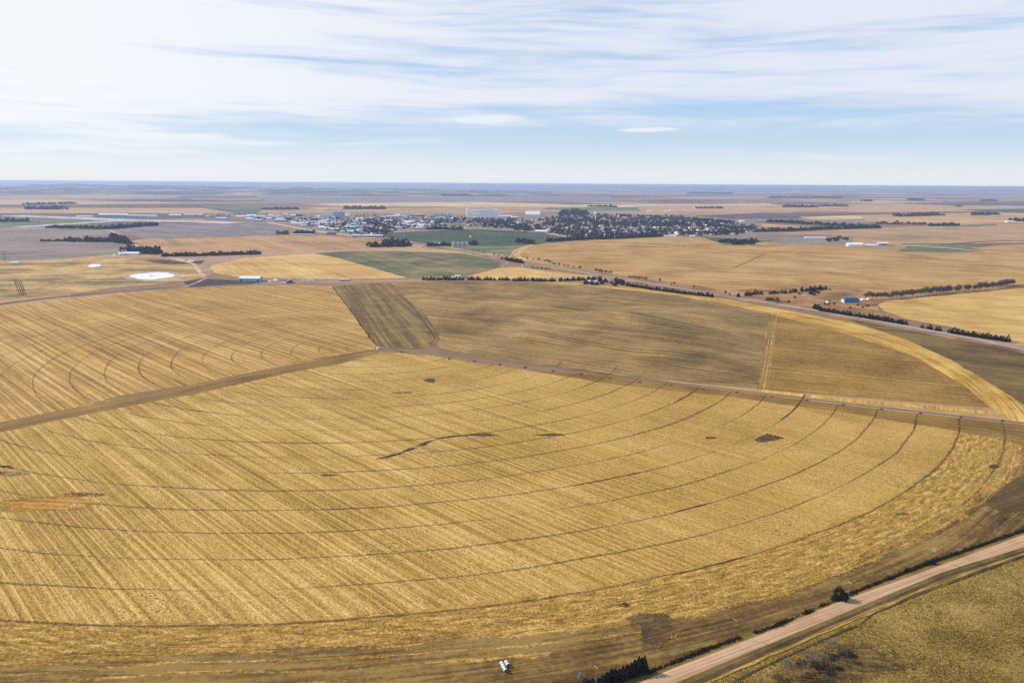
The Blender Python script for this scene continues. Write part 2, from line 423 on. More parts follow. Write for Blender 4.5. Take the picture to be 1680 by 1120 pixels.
# ------------------------------------------------------------------ base ground: the plain out to the horizon
def plain_mat():
    m, s, b = new_mat('plain_patchwork')
    g = s.new('ShaderNodeTexCoord').outputs['Object']
    x, y, _ = s.sep(g); a = R(29.2); ca, sa = math.cos(a), math.sin(a)
    u = s.m('ADD', s.m('MULTIPLY', x, ca), s.m('MULTIPLY', y, sa)); v = s.m('SUBTRACT', s.m('MULTIPLY', y, ca), s.m('MULTIPLY', x, sa))
    def cells(su, sv, seed):
        ju = s.m('FLOOR', s.m('DIVIDE', u, su)); jv = s.m('FLOOR', s.m('DIVIDE', v, sv))
        w = s.new('ShaderNodeTexWhiteNoise', noise_dimensions='3D'); s.put(w.inputs[0], s.comb(ju, jv, seed)); return w.outputs[0], w.outputs[1]
    w1, _ = cells(1600.0, 800.0, 1.0); w2, _ = cells(800.0, 1600.0, 2.0); w3, _ = cells(3200.0, 3200.0, 3.0)
    f = s.m('ADD', s.m('ADD', s.m('MULTIPLY', w1, 0.45), s.m('MULTIPLY', w2, 0.25)), s.m('MULTIPLY', w3, 0.30))
    big = s.noise(s.comb(s.m('DIVIDE', x, 2.2), y, 0), 0.00022, 4, 0.6)
    f = s.m('ADD', f, s.m('MULTIPLY', s.m('SUBTRACT', big, 0.5), 0.9))
    c = s.ramp(f, [(0.12, lin((96, 80, 72))), (0.30, lin((122, 100, 84))), (0.45, lin((160, 124, 88))), (0.60, lin((192, 150, 102))),
                   (0.74, lin((206, 166, 116))), (0.9, lin((150, 122, 96)))])
    # green wheat here and there
    gw, _ = cells(1600.0, 1600.0, 9.0)
    c = s.mix(s.m('MULTIPLY', s.ss(gw, 0.90, 0.91), 0.7), c, lin((92, 98, 74)))
    gr = s.noise(s.comb(x, y, 0), 0.05, 5, 0.7)
    c = s.mix(s.m('MULTIPLY', s.ss(gr, 0.35, 0.7), 0.35), c, lin((110, 84, 60)))
    # draws and dark scrub in long low streaks, growing with distance
    sc1 = s.noise(s.comb(s.m('DIVIDE', x, 2.6), s.m('DIVIDE', y, 1.5), 3.0), 0.0007, 4, 0.6)
    c = s.mix(s.m('MULTIPLY', s.ss(sc1, 0.54, 0.66), 0.6), c, lin((58, 58, 58)))
    sc2 = s.noise(s.comb(s.m('DIVIDE', x, 3.2), s.m('DIVIDE', y, 3.4), 9.0), 0.0012, 2, 0.5)
    c = s.mix(s.m('MULTIPLY', s.ss(sc2, 0.61, 0.65), 0.75), c, lin((48, 50, 46)))
    sc3 = s.noise(s.comb(s.m('DIVIDE', x, 3.5), s.m('DIVIDE', y, 3.0), 15.0), 0.0008, 2, 0.5)
    c = s.mix(s.m('MULTIPLY', s.ss(sc3, 0.58, 0.62), 0.7), c, lin((214, 180, 132)))
    s.put(b.inputs['Base Color'], c); return m

def base_ground():
    mb = MB(); rings = [0, 300, 800, 2000, 4000, 7000, 11000, 16000, 24000, 36000, 55000, 100000]; n = 96
    idx = []
    for r in rings:
        row = []
        for k in range(n):
            t = 2 * math.pi * k / n; row.append(len(mb.v)); mb.v.append((r * math.cos(t), r * math.sin(t), -0.02))
        idx.append(row)
    for a, b_ in zip(idx, idx[1:]):
        for k in range(n):
            j = (k + 1) % n; mb.f.append((a[k], b_[k], b_[j], a[j])); mb.mi.append(0)
    o = link('ground', mb.mesh('ground', plain_mat())); o['kind'] = 'structure'
base_ground()

# ------------------------------------------------------------------ the far fields (structure sheets)
def flat_field(name, c, **k):
    d = tuple(max(0, int(q * 0.80)) for q in c); l = tuple(min(255, int(q * 1.12)) for q in c)
    a = dict(rows=-60.8 if len(name) % 2 else 29.2, period=90, band=0.9, grain=(0.12, 0.35), patch=(0.0022, 0.7), bump=0, stretch=8, ulen=(0.0006, 0.002))
    a.update(k)
    return field_mat(name, lin(d), lin(c), lin(l), **a)

M = {}
M['tan'] = flat_field('tan_stubble', (184, 146, 102))
M['orange'] = flat_field('orange_stubble', (196, 154, 104))
M['pale'] = flat_field('pale_stubble', (218, 182, 130))
M['mauve'] = flat_field('mauve_fallow', (146, 128, 114))
M['slate'] = flat_field('dark_fallow', (104, 90, 90))
M['green'] = flat_field('winter_wheat', (78, 94, 62), band=0.25)
M['sage'] = flat_field('sage_grass', (116, 116, 78), band=0.35, patch=(0.006, 0.9))
M['dirt'] = flat_field('bare_earth', (84, 68, 58), patch=(0.02, 0.8))
M['pinkdirt'] = flat_field('yard_earth', (176, 142, 118), patch=(0.03, 0.7))
M['town_earth'] = flat_field('town_earth', (148, 128, 108), patch=(0.03, 1.0))
M['gravel'] = flat_field('gravel', (206, 178, 150), patch=(0.03, 0.4))
M['runway'] = flat_field('concrete_runway', (196, 186, 176), patch=(0.02, 0.3))

far = [
    ('tan_field', 'orange', [(-60, 341), (330, 341), (400, 352), (100, 352), (-60, 352)]),
    ('grass_field', 'sage', [(330, 338), (480, 338), (520, 344), (420, 345), (340, 342)]),
    ('pale_field', 'pale', [(500, 341), (570, 341), (575, 344), (540, 344)]),
    ('tan_field', 'tan', [(430, 344), (900, 338), (1000, 345), (700, 352), (420, 350)]),
    ('pale_field', 'pale', [(520, 334), (780, 331), (960, 336), (960, 340), (720, 339), (560, 338)]),
    ('mauve_field', 'mauve', [(420, 322), (1000, 322), (1010, 330), (700, 332), (440, 334)]),
    ('pale_field', 'pale', [(830, 336), (1260, 334), (1300, 338), (1000, 341), (840, 339)]),
    ('grass_field', 'sage', [(900, 340), (1090, 340), (1140, 345), (1020, 348), (890, 344)]),
    ('orange_field', 'orange', [(1040, 338), (1500, 334), (1760, 340), (1760, 347), (1300, 347), (1060, 350)]),
    ('tan_field', 'tan', [(960, 346), (1300, 346), (1300, 352), (1120, 356), (980, 351)]),
    ('fallow_field', 'slate', [(1120, 355), (1250, 349), (1450, 352), (1455, 356), (1330, 359), (1200, 360)]),
    ('mauve_field', 'mauve', [(1180, 360), (1400, 357), (1440, 364), (1420, 368), (1260, 364)]),
    ('pale_field', 'pale', [(1310, 356), (1420, 353), (1440, 358), (1380, 360), (1330, 360)]),
    ('orange_field', 'orange', [(1410, 353), (1760, 345), (1760, 368), (1480, 368), (1420, 362)]),
    ('grass_field', 'green', [(1570, 344), (1760, 341), (1760, 351), (1650, 349)]),
    ('orange_field', 'orange', [(1230, 366), (1330, 372), (1430, 374), (1330, 378), (1220, 384), (1210, 374)]),
    ('fallow_field', 'slate', [(1440, 333), (1760, 331), (1760, 338), (1560, 337)]),
    ('tan_field', 'tan', [(1230, 384), (1440, 374), (1680, 366), (1760, 370), (1760, 398), (1470, 400), (1380, 400), (1250, 392)]),
    ('sage_field', 'sage', [(1540, 372), (1630, 367), (1640, 369), (1600, 372)]),
    ('mauve_field', 'mauve', [(1180, 388), (1250, 383), (1400, 388), (1400, 400), (1260, 400), (1215, 396)]),
    ('airfield_grass', 'sage', [(-60, 355), (60, 355), (240, 362), (420, 366), (380, 372), (180, 372), (-60, 376)]),
    ('fallow_field', 'slate', [(-60, 350), (420, 350), (470, 354), (240, 360), (60, 356), (-60, 356)]),
    ('fallow_field', 'slate', [(120, 366), (260, 361), (400, 367), (260, 370), (200, 372)]),
    ('mauve_field', 'mauve', [(-60, 374), (180, 371), (216, 392), (105, 397), (-60, 400)]),
    ('tan_field', 'mauve', [(-60, 400), (105, 397), (216, 401), (262, 408), (235, 413), (60, 428), (-60, 428)]),
    ('town_ground', 'town_earth', [(360, 352), (560, 349), (760, 352), (980, 349), (1130, 353), (1240, 364), (1265, 378), (1210, 389), (1100, 389), (930, 397), (900, 384), (640, 381), (600, 390), (510, 379), (440, 366)]),
]
for nm, mk, poly in far: sheet(nm, poly, M[mk], jit=2.0)
# strip-farmed field on the left
M['striped'] = field_mat('strip_fallow', lin((104, 94, 94)), lin((138, 122, 116)), lin((164, 142, 128)), rows=-60.8 + 18, period=40, band=1.3, grain=(0.2, 0.15), patch=(0.004, 0.4), bump=0)
sheet('strip_field', [(190, 377), (262, 367), (420, 364), (480, 377), (440, 386), (300, 391), (236, 392)], M['striped'], jit=2)
sheet('stubble_field', [(212, 396), (236, 392), (300, 391), (440, 386), (525, 386), (612, 393), (640, 401), (600, 408), (430, 419), (280, 419), (255, 409)], flat_field('brown_stubble', (186, 142, 94), rows=-62), jit=2)
sheet('farm_yard', [(190, 420), (280, 418), (430, 416), (600, 408), (660, 404), (720, 404), (520, 415), (400, 422), (345, 436), (350, 448), (330, 455), (300, 440), (210, 424)], M['pinkdirt'], jit=2)
# pasture with alkali ponds
M['pasture'] = field_mat('pasture_grass', lin((124, 106, 68)), lin((182, 146, 84)), lin((216, 178, 112)), rows=4, period=50, band=1.1, grain=(0.12, 0.5), patch=(0.007, 1.0), bump=0.1, stretch=3)
sheet('pasture', [(-120, 428), (60, 427), (160, 421), (300, 424), (330, 440), (342, 454), (300, 462), (190, 472), (100, 484), (-120, 500)], M['pasture'], jit=2)
M['salt'] = flat_field('salt_crust', (246, 244, 240), band=0.1, patch=(0.02, 0.25))
M['mud2'] = flat_field('wet_mud', (150, 136, 122))
M['mud'] = flat_field('pond_mud', (190, 166, 138), patch=(0.02, 0.5))
sheet('pond_shore', [(196, 453), (214, 449), (250, 445), (285, 446), (300, 452), (290, 458), (240, 462), (208, 458)], M['mud'], jit=2)
sheet('salt_pond', [(211.5, 452.3), (222, 449.6), (238, 448.3), (258, 446.8), (274, 447.4), (283, 449.8), (288.5, 452.4), (279, 454.6), (266, 456.4), (251, 458.6), (234, 458.4), (225, 457.2)], M['salt'], jit=2.2)
patch('pond_mud_spot', blob(248, 452.2, 5, 1.0, 3.3), M['mud2'], .6)
sheet('salt_pond', [(144, 435), (152, 433), (163, 433.5), (167, 436), (156, 438), (146, 438)], M['salt'], jit=1.0)
# green pivots and stubble beyond the farm road
M['wheat'] = field_mat('young_wheat', lin((56, 66, 48)), lin((74, 84, 58)), lin((94, 100, 68)), rows=-62, period=30, band=0.4, grain=(0.1, 0.2), patch=(0.004, 0.6), bump=0)
sheet('grass_field', [(700, 402), (900, 398), (870, 403), (852, 409), (842, 420), (815, 416), (760, 412), (690, 406)], flat_field('grey_grass', (128, 124, 82), patch=(0.006, 0.8)), jit=2)
sheet('wheat_field', [(610, 387), (650, 380.5), (735, 376), (800, 376), (860, 379), (902, 384), (929, 390), (904, 398), (868, 402), (820, 404), (740, 402), (690, 401), (645, 398)], M['wheat'], jit=2)
M['halfgreen'] = field_mat('patchy_wheat', lin((88, 90, 58)), lin((116, 110, 70)), lin((154, 130, 84)), rows=-62, period=40, band=0.9, grain=(0.1, 0.2), patch=(0.006, 1.0), bump=0)
M['gold'] = field_mat('gold_stubble', lin((178, 134, 72)), lin((212, 168, 98)), lin((232, 192, 128)), rows=-62, period=22, band=0.7, grain=(0.2, 0.2), patch=(0.006, 0.6), bump=0)
sheet('stubble_field', [(343, 436), (400, 423), (515, 416), (545, 421), (602, 437), (668, 456), (560, 458), (400, 456), (352, 448)], M['gold'], jit=2)
sheet('wheat_field', [(515, 416), (562, 412.5), (650, 412), (760, 416), (802, 423), (822, 431), (818, 439), (790, 447), (745, 455), (668, 456), (602, 437), (545, 421)], M['halfgreen'], jit=2)
sheet('stubble_field', [(768, 453), (820, 439), (850, 438), (905, 446), (1010, 456), (985, 461), (900, 458), (770, 458)], M['gold'], jit=2)
# the wide pivot field on the right
M['wide'] = field_mat('wide_stubble', lin((148, 110, 58)), lin((186, 142, 80)), lin((208, 166, 104)), rows=-24, period=34, band=0.75, grain=(0.12, 0.25), patch=(0.006, 0.7), bump=0.1, stretch=8)
sheet('stubble_field', [(846, 412), (870, 402), (940, 396), (1010, 393), (1085, 389), (1150, 389), (1192, 401), (1240, 395), (1310, 403), (1390, 405), (1470, 412), (1560, 412), (1640, 402), (1780, 398),
                        (1780, 474), (1660, 470), (1560, 472), (1440, 480), (1380, 470), (1300, 470), (1190, 478), (1110, 464), (1010, 451), (925, 439), (862, 429)], M['wide'], jit=2)
sheet('field_rim', [(838, 416), (846, 409), (870, 401), (878, 402), (856, 411), (852, 417), (864, 427), (856, 428)], M['gold'], jit=1)
sheet('wheat_corner', [(1150, 389), (1250, 394), (1290, 393), (1240, 397.5), (1212, 401), (1190, 401)], M['green'], jit=1.5)
sheet('grass_corner', [(1470, 413), (1490, 404), (1575, 400), (1600, 408), (1618, 413), (1560, 415)], M['sage'], jit=1.5)
# rough grass of the creek farm
M['rust'] = field_mat('rust_grass', lin((108, 78, 48)), lin((158, 116, 70)), lin((192, 150, 100)), rows=-20, period=50, band=0.7, grain=(0.25, 0.4), patch=(0.012, 0.9), bump=0.2)
sheet('rough_grass', [(1060, 459), (1110, 463), (1190, 477), (1300, 469), (1380, 470), (1440, 480), (1560, 471), (1780, 462), (1780, 474), (1560, 486), (1445, 498), (1440, 510), (1500, 528), (1340, 505), (1200, 490), (1100, 472)], M['rust'], jit=2)
M['gold2'] = field_mat('combed_stubble', lin((168, 126, 62)), lin((208, 164, 90)), lin((228, 190, 116)), rows=-10, period=14, band=0.9, grain=(0.3, 0.3), patch=(0.01, 0.6), bump=0.2)
sheet('stubble_field', [(1440, 500), (1452, 495), (1500, 489), (1580, 482), (1680, 473), (1780, 466), (1780, 590), (1655, 556), (1560, 536), (1490, 524), (1450, 510)], M['gold2'], jit=1.5)

# ------------------------------------------------------------------ the pivot circle in front of the camera
Z[0] = 0.02
M['south'] = field_mat('corn_stubble', lin((120, 88, 34)), lin((190, 146, 66)), lin((246, 208, 130)), rows=-47, period=9, band=0.72, fine=0.72, grain=(1.5, 0.62), patch=(0.008, 0.24), ulen=(0.0012, 0.004), fade=(-150, 260, 0.35),
                       lines=(5.6, 0.5, lin((246, 206, 128)), 0.36), speck=(0.6, 0.585, lin((84, 60, 30))), tracks=dict(col=lin((84, 60, 38)), rmin=60, w=1.8), head=752, bump=0.5, stretch=4)
M['northwest'] = field_mat('wheat_stubble', lin((126, 90, 40)), lin((182, 136, 66)), lin((226, 184, 112)), rows=-46.6, period=15, band=0.95, fine=0.65, grain=(0.7, 0.40), patch=(0.006, 0.30), ulen=(0.0012, 0.003),
                           lines=(11.0, 0.5, lin((238, 200, 134)), 0.34), tracks=dict(col=lin((96, 68, 42)), rmin=40, w=2.0, lo=0.24, hi=0.42), bump=0.2, stretch=8)
M['plough'] = field_mat('drilled_wheat', lin((96, 76, 44)), lin((154, 121, 68)), lin((194, 158, 98)), rows=-36, period=12, band=0.6, grain=(0.35, 0.36), patch=(0.006, 0.7), ulen=(0.002, 0.006),
                        lines=(13.0, 0.85, lin((92, 72, 42))), tracks=dict(col=lin((84, 60, 38)), rmin=60, rmax=420, w=2.0, lo=0.3, hi=0.5, lane=80), bump=0.3, stretch=8)
M['wedge'] = field_mat('dark_drilled', lin((84, 68, 40)), lin((128, 102, 56)), lin((168, 134, 76)), rows=106.5, period=16, band=1.1, fine=0.6, grain=(0.35, 0.3), patch=(0.02, 0.35), ulen=(0.001, 0.003), bump=0.3, stretch=8)
M['eastblock'] = field_mat('brown_cover_crop', lin((110, 78, 34)), lin((152, 113, 50)), lin((182, 140, 70)), rows=-26.5, period=9, band=0.7, grain=(0.55, 0.7), patch=(0.008, 0.6),
                           tracks=dict(col=lin((100, 72, 42)), rmin=60, w=1.6, lo=0.2, hi=0.4, lane=46), bump=0.4, stretch=4)
M['margin'] = field_mat('margin_grass', lin((66, 50, 26)), lin((112, 84, 42)), lin((156, 124, 66)), polar=True, period=8, band=1.0, grain=(0.4, 0.45), patch=(0.012, 0.8), bump=0.4, stretch=10, ulen=(0.004, 0.012))
M['strip'] = field_mat('mown_strip', lin((112, 84, 44)), lin((142, 108, 58)), lin((170, 134, 78)), rows=-129.7, period=10, band=0.7, grain=(0.4, 0.35), patch=(0.015, 0.5), bump=0.3, stretch=8)
M['ring'] = field_mat('bright_straw', lin((142, 104, 42)), lin((196, 151, 68)), lin((230, 188, 102)), polar='plain', period=10, band=1.1, fine=0.6, grain=(0.4, 0.35), patch=(0.012, 0.6), bump=0.2, stretch=10, ulen=(0.002, 0.006))
M['darkcorner'] = field_mat('dark_grass', lin((76, 62, 36)), lin((112, 90, 48)), lin((144, 118, 66)), rows=-35, period=14, band=0.7, grain=(0.35, 0.35), patch=(0.01, 0.7), bump=0.3, stretch=8)
M['prairie'] = field_mat('prairie_grass', lin((96, 76, 34)), lin((148, 120, 54)), lin((192, 160, 86)), rows=29, period=40, band=0.3, grain=(1.1, 0.75), patch=(0.03, 0.5), speck=(0.45, 0.60, lin((96, 68, 36))), bump=0.7, stretch=1.6)
M['ruts'] = field_mat('lane_ruts', lin((112, 94, 74)), lin((138, 118, 94)), lin((160, 138, 110)), rows=-26.5, period=4, band=0.9, grain=(0.5, 0.35), patch=(0.02, 0.5), bump=0.3, stretch=12)
M['brownstrip'] = field_mat('brown_strip', lin((112, 84, 36)), lin((142, 108, 48)), lin((164, 128, 66)), rows=-26.5, period=6, band=0.7, grain=(0.5, 0.4), patch=(0.015, 0.6),
                            tracks=dict(col=lin((88, 62, 38)), rmin=60, w=1.9, lo=0.15, hi=0.3), bump=0.3, stretch=8)

def arc(r, a0, a1, n=60):
    f = r if callable(r) else (lambda t: r)
    return [(CX + f(t) * math.cos(R(t)), CY + f(t) * math.sin(R(t))) for t in (a0 + (a1 - a0) * k / n for k in range(n + 1))]
def G(*pp): return [P(*p) for p in pp]
RT = [(-135, 796), (-94, 790), (-88, 776), (-80, 780), (-64, 800), (-55, 796), (-45, 800), (-34, 806), (-26, 806), (-10, 812)]
def rim(t):
    for (a, r), (b_, q) in zip(RT, RT[1:]):
        if t <= b_: return r + (q - r) * max(0, (t - a) / (b_ - a))
    return RT[-1][1]

# ground between circle, road and the near edge of the view
sheet('field_margin', [(-200, 1040), (300, 1000), (800, 1010), (1200, 940), (1500, 820), (1720, 660), (1850, 700), (1850, 830), (1680, 878), (1383, 987), (1094, 1103), (940, 1170), (600, 1220), (-200, 1260)], M['margin'], jit=0.5)
M['roadgrass'] = field_mat('roadside_grass', lin((96, 76, 36)), lin((134, 106, 54)), lin((164, 132, 74)), rows=29.2, period=5, band=0.9, grain=(0.6, 0.4), patch=(0.03, 0.6), bump=0.4, stretch=12)
sheet('prairie', [(1020, 1200), (1094, 1120), (1383, 990), (1700, 870), (1900, 810), (1900, 1260), (1000, 1260)], M['prairie'], jit=0)
sheet('dark_corner_grass', [(1380, 520), (1480, 540), (1600, 562), (1800, 590), (1800, 740), (1700, 690), (1640, 640), (1560, 592), (1480, 556)], M['darkcorner'], jit=1.5)

south = G((622, 577), (700, 582), (850, 605), (1000, 629), (1200, 651), (1400, 679), (1565, 706), (1640, 721)) + arc(rim, -29.8, -132, 200)
sheet('corn_stubble_field', south, M['south'], px=False, jit=1.3, step=2)
M['rimstraw'] = field_mat('rim_straw', lin((104, 76, 32)), lin((168, 126, 56)), lin((222, 178, 100)), polar='plain', period=3, band=0.8, grain=(0.8, 0.7), patch=(0.02, 0.5), bump=0.4, ulen=(0.01, 0.03))
fray('field_rim', [(CX + rim(t) * math.cos(R(t)), CY + rim(t) * math.sin(R(t))) for t in [-125 + k * 0.5 for k in range(190)]], 9, M['rimstraw'], px=False, k=1.7, sc_=0.30, wob=.5)
for dr, w_ in ((13, 2.2), (22, 2.6), (33, 1.6)):   # straw strewn past the rim by the machines
    fray('field_rim', [(CX + (rim(t) + dr) * math.cos(R(t)), CY + (rim(t) + dr) * math.sin(R(t))) for t in [-120 + k * 0.7 for k in range(int((110 - dr) / 1.3))]], w_, M['rimstraw'], px=False, k=2.6, sc_=0.22, wob=.6)
nw = G((619, 571), (545, 470), (480, 467), (400, 468.5), (300, 473), (200, 480), (120, 488), (0, 504), (-120, 522), (-200, 600), (-200, 780), (0, 700), (200, 648), (420, 615), (560, 588))
sheet('wheat_stubble_field', nw, M['northwest'], px=False, jit=1.0)
def swell(x, y):
    u = x * math.cos(R(-30)) + y * math.sin(R(-30)); v = -x * math.sin(R(-30)) + y * math.cos(R(-30))
    return 12.0 * (mnoise.noise((u / 210, v / 110, 1.3)) + 0.35 * mnoise.noise((u / 80, v / 50, 4.1))) + 4.5
ne = G((722, 556), (700, 520), (650, 475), (640, 464), (700, 462), (780, 461), (860, 463), (950, 468), (1040, 477), (1100, 484), (1180, 497), (1264, 514), (1241, 638), (1000, 614), (850, 592), (730, 575), (715, 570))
sheet('drilled_wheat_field', ne, M['plough'], px=False, jit=1.2, grid=14, relief=swell, edge=90)
Z[0] += 0.008
sheet('dark_drilled_strip', [(617, 566), (545, 470), (590, 466), (640, 464), (655, 478), (700, 521), (722, 552), (716, 564), (690, 571), (640, 572)], M['wedge'], jit=0.8)
sheet('cover_crop_field', [(1262, 513), (1275, 514), (1340, 530), (1400, 548), (1500, 582), (1580, 626), (1632, 668), (1600, 667), (1258, 640), (1240, 639)], M['eastblock'], jit=0.8)
sheet('straw_ring', [(860, 459), (950, 464.5), (1040, 471), (1160, 485), (1280, 507), (1400, 529), (1480, 554), (1560, 590), (1640, 638), (1720, 690), (1720, 730), (1660, 690), (1625, 668), (1580, 631), (1500, 585), (1400, 551), (1272, 517), (1180, 500), (1100, 488), (1040, 480), (950, 470)], M['ring'], jit=0.8)
M['seam'] = field_mat('seam_straw', lin((112, 88, 46)), lin((168, 134, 74)), lin((208, 170, 102)), rows=71, period=6, band=1.2, grain=(0.4, 0.5), bump=0.2)
for x0, w_ in ((-9, 2.2), (-4, 1.6), (0.5, 2.6), (4, 1.4)): fray('straw_seam', [(1271 + x0, 514), (1266 + x0 * 1.1, 555), (1259 + x0 * 1.3, 600), (1252 + x0 * 1.5, 640)], w_, M['seam'], k=1.8, sc_=.25, wob=.2)
sheet('mown_strip', [(618, 572), (560, 582), (420, 609), (280, 638), (120, 669), (0, 692), (-150, 724), (-150, 745), (0, 709), (200, 668), (340, 642), (470, 612), (560, 596), (622, 580)], M['strip'], jit=1.0)
sheet('brown_strip', [(860, 607), (1000, 616), (1200, 641), (1400, 666), (1560, 684), (1720, 700), (1720, 745), (1650, 722), (1565, 706), (1400, 679), (1200, 651), (1000, 629)], M['brownstrip'], jit=0.6)
sheet('straw_verge', [(1235, 637), (1400, 655), (1560, 668), (1640, 677), (1640, 681), (1560, 674), (1400, 660), (1235, 641)], M['ring'], jit=0.4)
strip('access_lane', [(622, 572), (660, 574), (715, 577), (850, 595), (1000, 615), (1200, 639), (1400, 663), (1560, 681), (1720, 698)], 6.5, M['ruts'], jit=0.5)
M['rutdark'] = flat_field('dark_ruts', (112, 94, 76), grain=(0.6, 0.4))
for off in (-1.6, 1.6):
    pts = [Vector(P(*p)) for p in [(715, 577), (850, 595), (1000, 615), (1200, 639), (1400, 663), (1560, 681), (1720, 698)]]
    n = Vector((math.sin(R(26.5)), math.cos(R(26.5))))
    strip('wheel_rut', [p + n * off for p in pts], 1.1, M['rutdark'], jit=0.3, px=False)
M['darksoil'] = field_mat('damp_soil', lin((52, 40, 28)), lin((84, 64, 44)), lin((122, 96, 60)), rows=-47, period=3, band=0.7, grain=(0.8, 0.6), patch=(0.05, 0.6), bump=0.5)
M['weeds'] = field_mat('weedy_soil', lin((70, 60, 42)), lin((124, 98, 56)), lin((186, 146, 84)), rows=-47, period=3, band=0.6, grain=(0.7, 0.9), patch=(0.05, 0.9), bump=0.5)
M['barebrown'] = field_mat('bare_brown', lin((72, 54, 34)), lin((102, 78, 48)), lin((140, 110, 66)), rows=20, period=3, band=0.5, grain=(0.8, 0.6), patch=(0.05, 0.6), bump=0.5)
# tyre loop and headland turn beside the dark strip
fray('wheel_rut', [(655, 468), (690, 505), (712, 540), (722, 556), (716, 566), (695, 571), (640, 574)], 2.2, M['darksoil'], .7, 1.0, .6)
fray('wheel_rut', [(640, 466), (680, 505), (704, 540), (714, 556), (706, 564), (660, 569)], 1.6, M['darksoil'], .7, 1.0, .6)
fray('wheel_rut', [(545, 470), (580, 515), (600, 545), (617, 566)], 2.4, M['darksoil'], .7, 1.0, .6)
fray('wheel_rut', [(470, 597), (520, 588), (580, 580), (618, 573)], 2.2, M['darksoil'], .7, 1.0, .6)
fray('wheel_rut', [(300, 640), (360, 628), (440, 612)], 2.0, M['darksoil'], .7, 1.0, .6)
fray('wheel_rut', [(640, 574), (668, 578), (700, 586)], 1.6, M['darksoil'], .7, 1.0, .6)
# bare and weedy places
for i, (a, b_, rx, ry, mk) in enumerate([(707, 623.5, 12, 3.2, 'darksoil'), (1260, 718, 0, 0, 'darksoil'), (904, 713, 32, 2.0, 'darksoil'), (145, 811, 34, 4.2, 'weeds'), (20, 777, 30, 4, 'weeds'), (1024, 992, 14, 4.5, 'darksoil'),
                                         (1165, 718, 10, 2, 'darksoil'), (795, 713, 20, 3, 'darksoil'), (8, 765, 14, 2, 'darksoil'), (825, 1018, 16, 3, 'weeds'), (1480, 843, 12, 3, 'weeds'), (540, 779, 18, 1.6, 'darksoil'),
                                         (1630, 765, 10, 4, 'darksoil'), (660, 644, 20, 2, 'weeds')]):
    if mk == 'darksoil' and rx == 0:
        patch('bare_soil', [(1233, 722), (1258, 710), (1290, 718), (1270, 723), (1246, 726)], M[mk], .55, 1.0)
    else: patch('bare_soil', blob(a, b_, rx * 1.3, ry * 1.3, i * 3.1), M[mk])
fray('bare_soil', [(604, 755), (630, 751), (652, 745), (672, 737), (690, 731)], 4.5, M['darksoil'])
fray('bare_soil', [(680, 734), (700, 725), (722, 719), (745, 715), (775, 713), (812, 711)], 5.5, M['darksoil'])
fray('bare_soil', [(870, 714), (900, 713), (932, 713.5)], 4.5, M['darksoil'])
def ringed(p0, p1, w):   # a churned stretch of one wheel track
    a, b_ = P(*p0), P(*p1); r = math.dist(((a[0] + b_[0]) / 2, (a[1] + b_[1]) / 2), (CX, CY)); r = 46 + 39.4 * round((r - 46) / 39.4)
    t0 = math.atan2(a[1] - CY, a[0] - CX); t1 = math.atan2(b_[1] - CY, b_[0] - CX)
    fray('bare_soil', [(CX + r * math.cos(t0 + (t1 - t0) * q / 14), CY + r * math.sin(t0 + (t1 - t0) * q / 14)) for q in range(15)], w, M['darksoil'], px=False, wob=.2)
for p0, p1, w in (((920, 798), (1060, 768), 1.8), ((500, 838), (690, 826), 1.3), ((1060, 928), (1210, 894), 1.7), ((1085, 835), (1160, 817), 1.6), ((1110, 660), (1145, 646), 2.0), ((1290, 694), (1327, 645), 1.6), ((300, 670), (370, 677), 1.4), ((950, 638), (1001, 620), 1.2), ((1450, 700), (1510, 677), 1.2), ((1560, 712), (1577, 684), 1.2)): ringed(p0, p1, w)
fray('bare_soil', [(0, 763), (20, 768), (32, 771)], 3.0, M['darksoil'])
patch('bare_soil', [(1050, 1022), (1075, 1014), (1100, 1018), (1104, 1030), (1100, 1050), (1084, 1066), (1052, 1066), (1052, 1045)], M['barebrown'], .6, .8)
patch('bare_soil', [(1022, 1014), (1050, 1005), (1090, 1005), (1108, 1014), (1090, 1022), (1056, 1024), (1036, 1020)], M['barebrown'], .5, .9)
patch('bare_soil', [(1610, 830), (1640, 800), (1690, 770), (1740, 770), (1740, 830), (1690, 838), (1650, 842)], field_mat('ploughed_corner', lin((72, 56, 32)), lin((98, 74, 42)), lin((124, 96, 54)), rows=30, period=10, band=0.8, grain=(0.4, 0.3), bump=0.3), .7, .7)
patch('gold_grass', [(0, 822), (40, 815), (120, 812), (170, 824), (140, 836), (60, 838), (0, 842), (-40, 832)], field_mat('gold_grass', lin((138, 98, 34)), lin((186, 136, 54)), lin((214, 164, 80)), rows=-5, period=5, band=0.8, grain=(0.5, 0.8), patch=(0.03, 0.6), bump=0.5), .5, .9)
# holes where the wheel tracks meet the lane
for i, (a, b_) in enumerate([(754, 573), (659, 577), (737, 588), (778, 592), (820, 597), (862, 602), (908, 608), (954, 613), (1001, 620), (1050, 626), (1101, 631), (1154, 638), (1209, 643), (1266, 650), (1324, 656), (1383, 664), (1446, 671), (1510, 677), (1577, 684), (1645, 690)]):
    patch('mud_hole', blob(a, b_ + 0.5, 4.4, 2.1, i * 1.7 + 40, 12), M['darksoil'], .6, .5, .9, 16)

